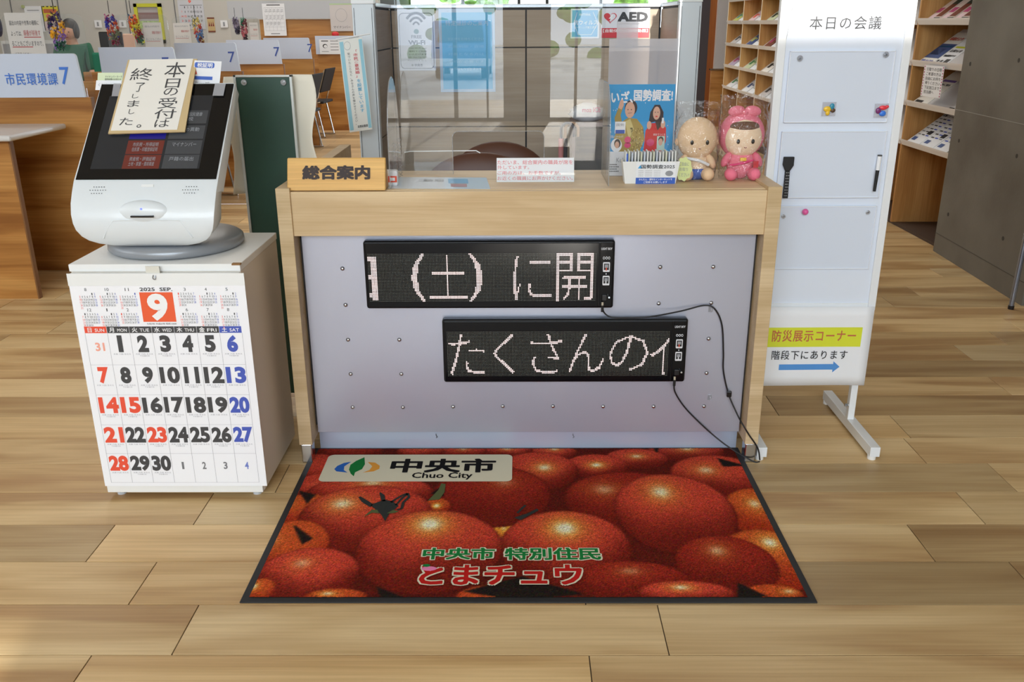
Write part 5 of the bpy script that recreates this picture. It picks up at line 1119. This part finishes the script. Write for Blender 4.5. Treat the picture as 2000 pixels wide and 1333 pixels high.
umbrella('umbrella with a tan crook handle and dotted dark canopy by the grey box', 1104, mat('tan_handle', (190, 150, 118), .35), mat('dark_canopy', (50, 52, 66), .7, noise=.6, nscale=90), 4.25)

# ================================================================== service stations on the left
STN = WST; PLT = mat('station_sign_white', (200, 208, 224), .3)
K0 = 5.284; X_R = -2.478
names = ('nearest', 'second', 'third', 'fourth', 'fifth', 'sixth')
SEV = mat('sign_blue_lettering', (60, 116, 206), .5); SEV2 = mat('sign_dark_blue_lettering', (54, 80, 160), .5)
for k in range(6):
    y = (5.284, 6.76, 8.26, 9.74, 11.17, 12.86)[k]; xl = -3.9; xr = X_R if k < 5 else -2.02; zt = 1.03
    if k == 5: xl = -2.78
    s = thing('service_counter', 'wooden divider of the %s service station along the office counter' % names[k] if k else 'wooden divider of the nearest service station, behind the kiosk', 'counter', ((xl+xr)/2, y+.02, 0))
    B('divider', STN, s, xl, xr, y, y+.035, 0, zt)
    if k < 5:
        B('worktop', WBF, s, xl, xr-.62, y+.036, y+1.38, .70, .73, .004); B('front_panel', STN, s, xr-.68, xr-.66, y+.036, y+1.38, 0, .699)
    B('edge_strip', mat('dark_wood_edge', (126, 84, 44), .5), s, xr, xr+.006, y, y+.035, 0, zt)
    pl, pr = (-3.6, -2.50) if k == 0 else (-3.05, -2.487) if k < 5 else (-2.80, -2.10)
    zb_, ztp = (1.032, 1.272)
    g = thing('station_sign', ('white station sign with large blue lettering and a seven, nearest the kiosk', 'long white station sign with a half-hidden seven behind the handwritten notice', 'white station sign with a seven, third along the counter', 'white station sign with a seven, fourth along the counter', 'white station sign with a seven beside a pale smudge, fifth along the counter', 'white sign panel with two pinned notices, last along the counter')[k], 'sign', ((pl+pr)/2, y, zb_), None)
    yy = y-.012; tp = .05
    Pp = [(pl+.0, yy, zb_), (pr, yy, zb_)]+[(pr-.018-.012*(1-cos(radians(18*i)))*0-.02+.02*cos(radians(18*i)), yy, ztp-.02+.02*sin(radians(18*i))) for i in range(6)]+[(pl, yy, ztp)]
    MB().prism(Pp, (0, .02, 0)).build('panel', PLT, g)
    B('clear_foot', GLASS, g, pr-.3, pr+.004, yy+.021, yy+.03, zb_-.03, zb_+.05)
    S = Sheet(g, (pl, yy, ztp), (pr-pl, 0, 0), (0, 0, zb_-ztp), .0015)
    def sf(px, py): p = PY(px, py, yy); return (p.x-pl)/(pr-pl), (ztp-p.z)/(ztp-zb_)
    if k == 0:
        a, b = sf(7, 142), sf(116, 167); c, d = sf(115, 131), sf(139, 165); 
        for i, chh in enumerate('市民環境課'): w = (b[0]-a[0])/5; S.text(chh, a[0]+w*i+w*.03, a[1], a[0]+w*(i+1)-w*.03, b[1], SEV, .004, 2, 'em')
        S.text('7', c[0], c[1], d[0], d[1], SEV, .01)
    elif k < 5:
        bx_ = ((316, 112, 334, 148), (445, 101, 460, 122), (534, 92, 547, 110), (600, 86, 611, 102))[k-1]; a, b = sf(*bx_[:2]), sf(*bx_[2:]); S.text('7', a[0], a[1], b[0], b[1], SEV2, .005)
    S.build()
# papers pinned on the last signs
def pinned(name, label, cat, tl, tr_, bl, y, m=PAPER):
    return wallsheet(name, label, cat, tl, tr_, bl, m, y)
r, S = pinned('pinned_notice', 'white notice with a black round drawing and text pinned on the last sign panel', 'notice', (623, 77), (662, 76), (624, 106), 12.83); S.rect(.1, .08, .45, .14, DGREY); S.oval(.28, .45, .12, .14, BLACK); S.oval(.30, .47, .09, .10, PAPER, 3)
for k in range(4): S.rect(.55, .1+.2*k, .95, .13+.2*k, BLACK)
S.rect(.1, .8, .45, .84, GREYP); S.build()
# tall wooden back counter and panel with paper sheets
bc = thing('back_counter', 'tall wooden back counter with a grey sign panel behind the last station', 'counter', (-2.9, 13.6, 0))
B('panel', STN, bc, -3.72, -1.95, 13.5, 13.56, 0, 1.49); B('sign_panel', mat('grey_sign_panel', (186, 188, 192), .5), bc, -4.15, -2.2, 13.46, 13.5, 1.50, 1.74)
r, S = pinned('schedule_sheet', 'white schedule sheet with a grid of lines clipped above the far counter', 'notice', (511, 7), (555, 7), (517, 70), 13.455)
for k in range(7): S.rect(.08, .12+.12*k, .94, .125+.12*k, GREYP)
for k in range(6): S.rect(.08+.172*k, .12, .085+.172*k, .84, GREYP)
for k in range(14): S.text('山田 本村', .12+.172*(k % 5), .15+.2*(k//5), .22+.172*(k % 5), .28+.2*(k//5), GREYP)
S.rect(.2, .03, .8, .06, DGREY); S.rect(.3, .92, .7, .95, GREYP); S.build()
tag(B('binder_clip', BLKPL, None, r.location.x-.03, r.location.x+.03, 13.435, 13.455, r.location.z+.49, r.location.z+.53, .005), 'black binder clip on top of the schedule sheet', 'clip')
r, S = pinned('drawn_poster', 'pale paper with pencil lettering hanging beside the white partition post', 'poster', (643, 7), (687, 7), (646, 61), 13.455, mat('pinkish_paper', (206, 200, 198), .7)); S.text('マイナンバー', .12, .80, .88, .90, DGREY); S.rect(0, 0, 1, .04, mat('pale_green_tape', (176, 206, 150), .5), 2); S.oval(.5, .42, .26, .24, GREYP, 2); S.oval(.5, .42, .25, .23, _M['pinkish_paper'], 3); S.build()
tag(MB().ball(PY(655, 67, 12.9), .05, .02, .035).build('red_bow', mat('bright_red', (206, 40, 44), .5), None, 0, True), 'small red ornament above the last sign panel', 'ornament')
# nearer station at the left edge
ns = thing('consultation_counter', 'wooden counter end with a rounded white top at the far end of the floor nearest the cabinet', 'counter', (-3.1, 4.7, 0))
ns['label'] = 'wooden counter end with a rounded white worktop, in front of the nearest service station'
B('end_panel', STN, ns, -3.9, -2.66, 4.68, 4.71, 0, .862); B('edge_strip', _M['dark_wood_edge'], ns, -2.66, -2.652, 4.678, 4.712, 0, .862); B('worktop', mat('white_worktop', (214, 212, 210), .3, coat=.3), ns, -3.9, -2.60, 4.60, 5.2, .863, .893, .012, seg=4)
# hanging banner by the white post
a, b, c = PY(661, 79, 3.95), PY(707, 72, 3.95), PY(683, 259, 3.95)
r, S = sheet_thing('hanging_banner', 'long white suggestion-box banner with blue edge stripes hanging by the white post', 'banner', a, b-a, c-a, mat('banner_cloth', (228, 228, 222), .7), .0008)
BS = mat('banner_blue_stripe', (150, 200, 216), .7); S.rect(0.03, .02, .19, .98, BS, 1); S.rect(.84, .02, .98, .98, BS, 1)
S.column('「市民ご意見箱」', .54, .12, .74, .42, mat('banner_red', (206, 70, 76), .6), .01); S.column('を設置しています', .56, .43, .76, .80, mat('banner_blue_text', (90, 170, 204), .6), .01); S.column('気づいたことなど、みなさんの声を聞かせてください。', .30, .14, .42, .93, DGREY, 0); S.text('政策秘書課', .38, .935, .82, .965, DGREY, .01)
S.oval(.34, .07, .14, .045, GREYP, 1); S.oval(.34, .07, .13, .041, _M['banner_cloth'], 2); S.build()
MB().tube([a+Vector((-.01, -.003, .004)), b+Vector((.035, -.003, .012))], .003, 8).build('hanging_rod', WBF, r); MB().tube([a+Vector((.04, 0, .004)), (-.70, 4.083, a.z+.012)], .003, 8).build('hanging_rod', WBF, r)

# black folding chairs with chrome legs
BF = mat('black_mesh_fabric', (26, 26, 30), .7)
def chair(label, x, y, rz):
    r = thing('pipe_chair', label, 'chair', (x, y, 0), 'black pipe chairs at the stations'); Rz = Matrix.Rotation(rz, 3, 'Z')
    T_ = lambda p: Vector((x, y, 0))+Rz @ Vector(p)
    for s_ in (-.22, .22):
        MB().tube([T_(p) for p in ((s_, -.24, .012), (s_, .20, .012))], .010, 8).build('floor_rail', CHROME, r); MB().tube([T_(p) for p in ((s_, -.22, .012), (s_, -.02, .44), (s_, .16, .46))], .010, 8).build('leg', CHROME, r); MB().tube([T_(p) for p in ((s_, .18, .012), (s_, .10, .44), (s_, .24, .86))], .010, 8).build('leg', CHROME, r)
        MB().tube([T_((s_, -.22, .02)), T_((s_, -.24, 0))], .014, 8).build('foot_pad', BLKPL, r)
    MB().obox(T_((-.22, -.2, .44)), Rz @ Vector((.44, 0, 0)), Rz @ Vector((0, .4, 0)), (0, 0, .035)).build('seat', BF, r, .01); MB().obox(T_((-.22, .15, .58)), Rz @ Vector((.44, 0, 0)), Rz @ Vector((0, .10, .30)), Rz @ Vector((0, .02, 0))).build('backrest', BF, r, .008)
    return r
chair('black pipe chair with chrome legs seen between the kiosk and the green board', -2.72, 7.62, radians(-100))
chair('black pipe chair with chrome legs, the first beyond the pale paper sheet', -2.62, 10.85, radians(-95))
chair('black pipe chair with chrome legs against the last wooden divider', -2.74, 12.2, radians(-95))

# acrylic screens, cranes, papers at the stations
def screen(label, px0, px1, pt, y):
    a, b = PY(px0, pt, y), PY(px1, pt, y); r = thing('counter_screen', label, 'screen', ((a.x+b.x)/2, y, .73))
    P = [(a.x, y, .74), (b.x, y, .74)]+[(b.x-.05+.05*cos(radians(18*i)), y, a.z-.05+.05*sin(radians(18*i))) for i in range(6)]+[(a.x+.05-.05*sin(radians(18*i)), y, a.z-.05+.05*cos(radians(18*i))) for i in range(6)]
    MB().prism(P, (0, .005, 0)).build('pane', clear('far_acrylic', (.95, .96, .96), haze=.02, extra=.0), r)
screen('clear screen standing at the nearest service station', 0, 160, 28, 6.4); screen('clear screen at the second service station', 204, 325, 29, 7.9); screen('clear screen at the third service station', 335, 400, 33, 9.3); screen('clear screen at the fourth service station', 448, 505, 34, 10.7)
r, S = wallsheet('handwritten_notice', 'handwritten cream notice with red underlines on the nearest clear screen', 'notice', (7, 25), (78, 27), (24, 140), mat('grey_cream_paper', (206, 202, 196), .7), 6.38)
S.text('届出の内容や世帯の種類に', .10, .13, .92, .21, DGREY); S.text('よっては、', .10, .31, .40, .39, DGREY); S.text('順番が前後す', .45, .29, .92, .39, mat('dark_red_ink', (176, 76, 76), .6)); S.rect(.45, .405, .92, .42, _M['dark_red_ink']); S.text('ることもございますので、', .08, .47, .95, .56, DGREY); S.rect(.08, .57, .65, .585, _M['dark_red_ink']); S.text('ご了承ください。', .12, .67, .6, .73, DGREY); S.build()
for i, (q, y) in enumerate(((((278, 44), (314, 44), (281, 92)), 7.88), (((337, 45), (370, 45), (337, 84)), 9.28), (((486, 44), (503, 44), (486, 78)), 10.68))):
    r, S = wallsheet('handwritten_notice', ('grey handwritten notice on the second clear screen', 'grey handwritten notice on the third clear screen', 'small grey notice on the fourth clear screen')[i], 'notice', *q, _M['grey_cream_paper'], y)
    S.text('届出の内容や', .1, .12, .9, .2, GREYP); S.text('順番が前後す', .45, .35, .92, .47, _M['dark_red_ink']); S.text('ることもござい', .08, .62, .9, .73, GREYP); S.rect(.08, .76, .85, .775, _M['dark_red_ink']); S.build()
def cranes(label, px, pt, pb, w, y, cols, seed):
    rg = random.Random(seed); a, b = PY(px[0], pt, y), PY(px[1], pb, y); r = thing('crane_garland', label, 'garland', b); ms = [mat('origami_%d_%d_%d' % c, c, .5) for c in cols]; acc = [MB() for _ in cols]
    hw = w/FPX*y/2
    for k in range(190):
        v = rg.random(); c = a.lerp(b, v); q = hw*(.35+.65*sin(pi*min(1, v*.9+.12))); ang = rg.uniform(0, 2*pi); p = c+Vector((q*cos(ang), .05*sin(ang), rg.uniform(-.02, .02))); s = .024
        ci = min(len(cols)-1, int((v*.75+.25*(.5+.5*cos(ang)))*len(cols))) if rg.random() < .95 else rg.randrange(len(cols)); ci = max(0, ci)
        d = Vector((rg.uniform(-1, 1), rg.uniform(-1, 1), rg.uniform(-1.5, -.5))).normalized(); _, u, w_ = basis(d)
        acc[ci].add([p-d*s*.6, p+u*s*.6, p+w_*s*.4, p+d*s], [(0, 1, 2), (0, 2, 3), (0, 3, 1), (1, 3, 2)])
    for i, mb in enumerate(acc):
        if mb.v: o = mb.build('paper_cranes', ms[i], r); o['kind'] = 'stuff'
    MB().tube([a+Vector((0, 0, .02)), a+Vector((0, 0, .12))], .003, 5).build('string', BLKPL, r)
cranes('garland of purple, brown and yellow paper cranes in front of the staff member', (106, 118), 28, 94, 24, 6.37, [(92, 54, 44), (58, 36, 96), (240, 180, 40), (150, 110, 190), (30, 90, 70)], 1)
cranes('garland of magenta and blue paper cranes on the second clear screen', (214, 226), 31, 84, 18, 7.86, [(130, 40, 90), (60, 70, 170), (200, 90, 60), (120, 130, 100), (130, 40, 70)], 2)
cranes('garland of rainbow paper cranes beside the yellow-framed notice', (256, 275), 31, 82, 13, 7.86, [(60, 90, 120), (220, 110, 50), (210, 200, 60), (150, 40, 60), (40, 110, 90)], 3)
cranes('garland of gold and red paper cranes in front of the wall calendar', (381, 393), 36, 82, 13, 9.26, [(150, 150, 120), (220, 200, 110), (190, 80, 70), (90, 130, 180), (130, 70, 40)], 4)
cranes('garland of grey-violet paper cranes at the fourth clear screen', (459, 465), 37, 64, 8, 10.66, [(110, 100, 120), (160, 150, 170), (70, 70, 90)], 5)
cranes('garland of dark red paper cranes with a green top at the fourth clear screen', (475, 479), 37, 76, 9, 10.66, [(40, 120, 90), (120, 60, 70), (200, 110, 120), (60, 50, 60)], 6)
# on the back wall
yw = 14.49
def onwall(name, label, cat, tl, tr_, bl, m): return wallsheet(name, label, cat, tl, tr_, bl, m, yw, .004)
r, S = onwall('wall_poster', 'yellow warning poster with black dashes and red print on the office wall', 'poster', (80, 12), (112, 12), (82, 60), mat('poster_yellow', (222, 208, 60), .5)); S.rect(.1, .12, .9, .28, OR); S.oval(.35, .42, .14, .10, RED); S.rect(.05, .62, 1, 1, mat('pinkish_sheet', (214, 190, 186), .6), 2); S.rect(.2, .7, .7, .74, GREYP, 3)
for k in range(4): S.rect(.08+.24*k, .0, .20+.24*k, .04, BLACK, 2)
S.build()
r, S = onwall('wall_notice', 'plain pale notice pinned beside the yellow warning poster', 'notice', (46, 12), (82, 14), (48, 62), PAPER)
for k in range(4): S.rect(.15, .15+.12*k, .8, .18+.12*k, GREYP)
S.build(); p = PY(44, 13, yw-.02); tag(MB().cyl((p.x, yw-.02, p.z), (p.x, yw, p.z), .025, 14).build('pushpin', mat('pale_green_pin', (176, 186, 130), .5)), 'pale green round pin holding the plain notice', 'pin')
yf = thing('framed_notice', 'yellow-framed glass notice case on the office wall', 'frame', PY(295, 84, yw)); a, b = PY(262, 7, yw), PY(325, 84, yw); YF = mat('frame_yellow', (206, 206, 56), .5)
for q in ((a.x, b.x, a.z-.05, a.z), (a.x, b.x, b.z, b.z+.05), (a.x, a.x+.05, b.z, a.z), (b.x-.05, b.x, b.z, a.z)): B('frame_bar', YF, yf, q[0], q[1], yw-.05, yw, q[2], q[3])
B('backing', mat('case_grey', (180, 176, 178), .4), yf, a.x+.05, b.x-.05, yw-.02, yw, b.z+.05, a.z-.05); B('photo_strip', mat('dim_mauve_print', (140, 112, 112), .5), yf, a.x+.05, b.x-.05, yw-.025, yw-.02, a.z-.22, a.z-.13)
B('green_print', mat('leaf_reflection_green', (176, 200, 140), .6, noise=.4, nscale=40), yf, a.x+.05, b.x-.05, yw-.025, yw-.02, a.z-.36, a.z-.25)  # leaves mirrored in the case glass, painted on as mottled green
r, S = onwall('wall_calendar', 'September calendar with black numbers on the office wall', 'calendar', (345, -6), (395, -6), (349, 57), mat('wall_calendar_paper', (206, 208, 216), .6)); S.text('9', .42, .10, .54, .19, CRED, .04)
S.rect(.08, .25, .95, .262, BLACK)
for i, row in enumerate((('', '1', '2', '3', '4', '5', '6'), ('7', '8', '9', '10', '11', '12', '13'), ('14', '15', '16', '17', '18', '19', '20'), ('21', '22', '23', '24', '25', '26', '27'), ('28', '29', '30', '', '', '', ''))):
    for j, t in enumerate(row):
        if t: S.text(t, .09+.125*j+(.03 if len(t) < 2 else 0), .29+.14*i, .17+.125*j-(.02 if len(t) < 2 else 0), .35+.14*i, CRED if j == 0 or t in ('15', '23') else BLACK, .02)
S.build()
r, S = onwall('cone_picture', 'small framed picture with three dark red cones on the office wall', 'picture', (404, 34), (418, 34), (407, 63), mat('picture_cream', (196, 170, 120), .6)); S.rect(0, 0, 1, .1, BRN); S.rect(0, .9, 1, 1, BRN)
for k in range(3): S.poly([(.12+.28*k, .6), (.22+.28*k, .25), (.34+.28*k, .6)], mat('cone_red', (130, 40, 44), .5), 2)
S.build()
for px, lab in ((192, 'white light switch plate beside the black monitor on the office wall'), (240, 'white light switch plate behind the magenta crane garland'), (438, 'white light switch plate near the small cone picture')):
    p = PY(px, 47, yw); t = thing('light_switch', lab, 'switch', p); B('plate', PAPER, t, p.x-.055, p.x+.055, yw-.012, yw, p.z-.055, p.z+.055, .004); B('rocker', GREYP, t, p.x-.014, p.x+.014, yw-.018, yw-.012, p.z-.03, p.z+.03, .002)
for px in (26, 118, 251, 344):
    p = PY(px, 40, yw); B('panel_joint', mat('joint_line', (110, 110, 112), .7), [o for o in bpy.data.objects if o.name.startswith('wall_back')][0], p.x-.006, p.x+.006, yw-.001, yw+.008, 0, 3.0)
# desk furniture behind the counter
t = thing('monitor', 'black computer monitor seen from behind beside the wall switch', 'monitor', PY(202, 92, 9.0)); a, b = PY(191, 62, 9.0), PY(212, 92, 9.0); B('screen_back', BLKPL, t, a.x, b.x+.14, 9.0, 9.04, b.z-.12, a.z, .01); MB().cyl((b.x, 9.02, .70), (b.x, 9.02, b.z), .02).build('stand', BLKPL, t)
gc = thing('office_chair', 'green office chair back beside the black monitor', 'chair', (a.x-.2, 9.05, 0)); B('backrest', mat('green_cushion', (30, 110, 84), .9), gc, a.x-.10, a.x-.004, 9.0, 9.06, .62, b.z-.05, .02); B('seat', _M['green_cushion'], gc, a.x-.42, a.x, 9.07, 9.5, .44, .5, .02); MB().cyl((a.x-.2, 9.28, 0), (a.x-.2, 9.28, .44), .03).build('column', CHROME, gc); MB().cyl((a.x-.2, 9.28, 0), (a.x-.2, 9.28, .04), .26, 20).build('base', BLKPL, gc); B('back_bar', BLKPL, gc, a.x-.23, a.x-.17, 9.03, 9.1, .46, .80)
cb2 = thing('file_cabinet', 'pale grey file cabinets under the office wall posters', 'cabinet', (-8.2+.8, 13.9, 0)); a, b = PY(0, 80, 13.2), PY(107, 80, 13.2)
CG = mat('cabinet_grey', (206, 208, 208), .4)
for k in range(3):
    xa = a.x+(b.x-a.x)*k/3; B('unit', CG, cb2, xa+.004, xa+(b.x-a.x)/3-.004, 13.2, 13.7, 0, a.z, .004); B('door_line', GREYP, cb2, xa+.03, xa+(b.x-a.x)/3-.03, 13.197, 13.2, .1, a.z-.04)
for q, lab, c in (((0, 28, 6, 72), 'dark patterned thing at the window-side edge behind the handwritten notice', (46, 46, 66)),):
    a, b = PY(-12, 28, 7.2), PY(6, 72, 7.2); tag(MB().ball(((a.x+b.x)/2, 7.2, (a.z+b.z)/2), (b.x-a.x)/2, .04, (a.z-b.z)/2).build('paper_garland', mat('indigo_garland', c, .7, noise=.8, nscale=50), None, 0, True), 'dark indigo paper garland beside the handwritten cream notice', 'garland')
a, b = PY(238, 66, 8.6), PY(262, 90, 8.6); tag(B('pamphlet_holder', mat('peach_print', (222, 176, 150), .6), None, a.x, b.x, 8.6, 8.64, b.z-.2, a.z, .01), 'peach and lilac pamphlet holder behind the second station', 'holder')

# ================================================================== staff member behind the counter
def person():
    y = 9.6; hc = PY(137, 62, y); x = hc.x; zt = hc.z+.115; k = zt/1.62
    r = thing('person', 'person with short black hair and a green top standing behind the second service station', 'person', (x, y, 0))
    J = {'pelvis': (0, 0, .92), 'waist': (0, .01, 1.05), 'chest': (0, .01, 1.22), 'neck': (0, .015, 1.335), 'skull0': (0, 0, 1.43), 'skull1': (0, -.005, 1.50), 'skull2': (0, .005, 1.575),
         'shL': (-.165, .01, 1.325), 'elL': (-.20, -.01, 1.06), 'wrL': (-.17, -.18, .93), 'shR': (.165, .01, 1.325), 'elR': (.20, -.01, 1.06), 'wrR': (.17, -.18, .93),
         'hipL': (-.09, 0, .86), 'knL': (-.10, -.01, .48), 'anL': (-.10, .02, .08), 'toL': (-.11, -.12, .03), 'hipR': (.09, 0, .86), 'knR': (.10, -.01, .48), 'anR': (.10, .02, .08), 'toR': (.11, -.12, .03)}
    E_ = [('pelvis', 'waist'), ('waist', 'chest'), ('chest', 'neck'), ('neck', 'skull0'), ('skull0', 'skull1'), ('skull1', 'skull2'), ('chest', 'shL'), ('shL', 'elL'), ('elL', 'wrL'), ('chest', 'shR'), ('shR', 'elR'), ('elR', 'wrR'), ('pelvis', 'hipL'), ('hipL', 'knL'), ('knL', 'anL'), ('anL', 'toL'), ('pelvis', 'hipR'), ('hipR', 'knR'), ('knR', 'anR'), ('anR', 'toR')]
    Rr = {'pelvis': (.13, .10), 'waist': (.12, .09), 'chest': (.14, .10), 'neck': (.045, .045), 'skull0': (.062, .07), 'skull1': (.076, .088), 'skull2': (.062, .072), 'shL': (.055, .055), 'shR': (.055, .055), 'elL': (.042, .042), 'elR': (.042, .042), 'wrL': (.028, .028), 'wrR': (.028, .028), 'hipL': (.085, .085), 'hipR': (.085, .085), 'knL': (.06, .06), 'knR': (.06, .06), 'anL': (.04, .04), 'anR': (.04, .04), 'toL': (.035, .03), 'toR': (.035, .03)}
    def skin(name, keys, m, grow=0, extra=None):
        idx = {n: i for i, n in enumerate(keys)}; me = bpy.data.meshes.new(name); me.from_pydata([tuple(c*k for c in J[n]) for n in keys], [(idx[a], idx[b]) for a, b in E_ if a in idx and b in idx], []); o = put(name, me, m, r)
        o.modifiers.new('s', 'SKIN'); lay = me.skin_vertices[0] if me.skin_vertices else None
        if lay is None:
            bpy.context.view_layer.objects.active = o; lay = me.skin_vertices.new().data if hasattr(me.skin_vertices, 'new') else None
        for n, i in idx.items():
            f_ = .72 if name == 'body' and n in ('pelvis', 'waist', 'chest') else 1; lay.data[i].radius = tuple((q*f_+grow)*k for q in Rr[n]); lay.data[i].use_root = (n in ('pelvis', 'chest') and i == 0)
        s = o.modifiers.new('d', 'SUBSURF'); s.levels = 2; s.render_levels = 2; return o
    SK = mat('person_skin', (196, 146, 118), .6); GT = mat('green_top', (38, 92, 68), .8); TR_ = mat('dark_trousers', (50, 52, 60), .8)
    try:
        skin('body', list(J), SK); skin('green_shirt', ['chest', 'waist', 'pelvis', 'neck', 'shL', 'shR', 'elL', 'elR'], GT, .016); skin('trousers', ['pelvis', 'hipL', 'knL', 'anL', 'hipR', 'knR', 'anR'], TR_, .012)
    except Exception as e:
        print('SKIN', e); raise
    P0 = Vector((x, y, 0)); hz = 1.525*k
    MB().ball(P0+Vector((0, .014*k, hz+.012)), .086*k, .098*k, .100*k, 24, 14).build('hair', mat('black_hair', (26, 22, 24), .5), r, 0, True)
    MB().ball(P0+Vector((0, -.020*k, hz-.035)), .074*k, .080*k, .088*k, 22, 14).build('face', SK, r, 0, True)
    for s_ in (-1, 1):
        MB().ball(P0+Vector((s_*.028*k, -.096*k, hz-.030)), .009*k, .005*k, .005*k, 10, 6).build('eye', BLACK, r); MB().ball(P0+Vector((s_*.078*k, .0, hz-.045)), .012*k, .016*k, .026*k, 10, 8).build('ear', SK, r)
        MB().ball(P0+Vector((s_*.072*k, -.005*k, hz-.02)), .028*k, .06*k, .085*k, 14, 10).build('side_hair', _M['black_hair'], r, 0, True)
        for f_ in range(5):
            b0 = P0+Vector((s_*(.165-.012*f_+.01)*k, -.20*k, .925*k)); MB().tube([b0, b0+Vector((0, -.05, -.006))*k, b0+Vector((0, -.085+.01*abs(f_-2), -.03))*k], [.010*k, .009*k, .006*k], 7).build('finger', SK, r)
        MB().ball(P0+Vector((s_*.155*k, -.205*k, .928*k)), .034*k, .045*k, .016*k, 14, 8).build('palm', SK, r, 0, True)
    MB().ball(P0+Vector((0, -.102*k, hz-.052)), .010*k, .014*k, .016*k, 10, 8).build('nose', SK, r, 0, True); MB().ball(P0+Vector((0, -.094*k, hz-.082)), .020*k, .006*k, .005*k, 10, 6).build('mouth', mat('lips', (150, 80, 76), .6), r)
person()

# lamps on the ceiling and leftovers
for i, l in enumerate([o for o in bpy.data.objects if o.name.startswith('ceiling_lamp')]):
    x, y, z = l.location; f = B('ceiling_light', WBF, None, x-1.25, x+1.25, y-.65, y+.65, 4.98, 5.19, .01)
    tag(f, 'long white ceiling light fixture above the %s, %s' % (('office', 'far office')[i//2], ('window side', 'desk side')[i % 2]), 'lamp')
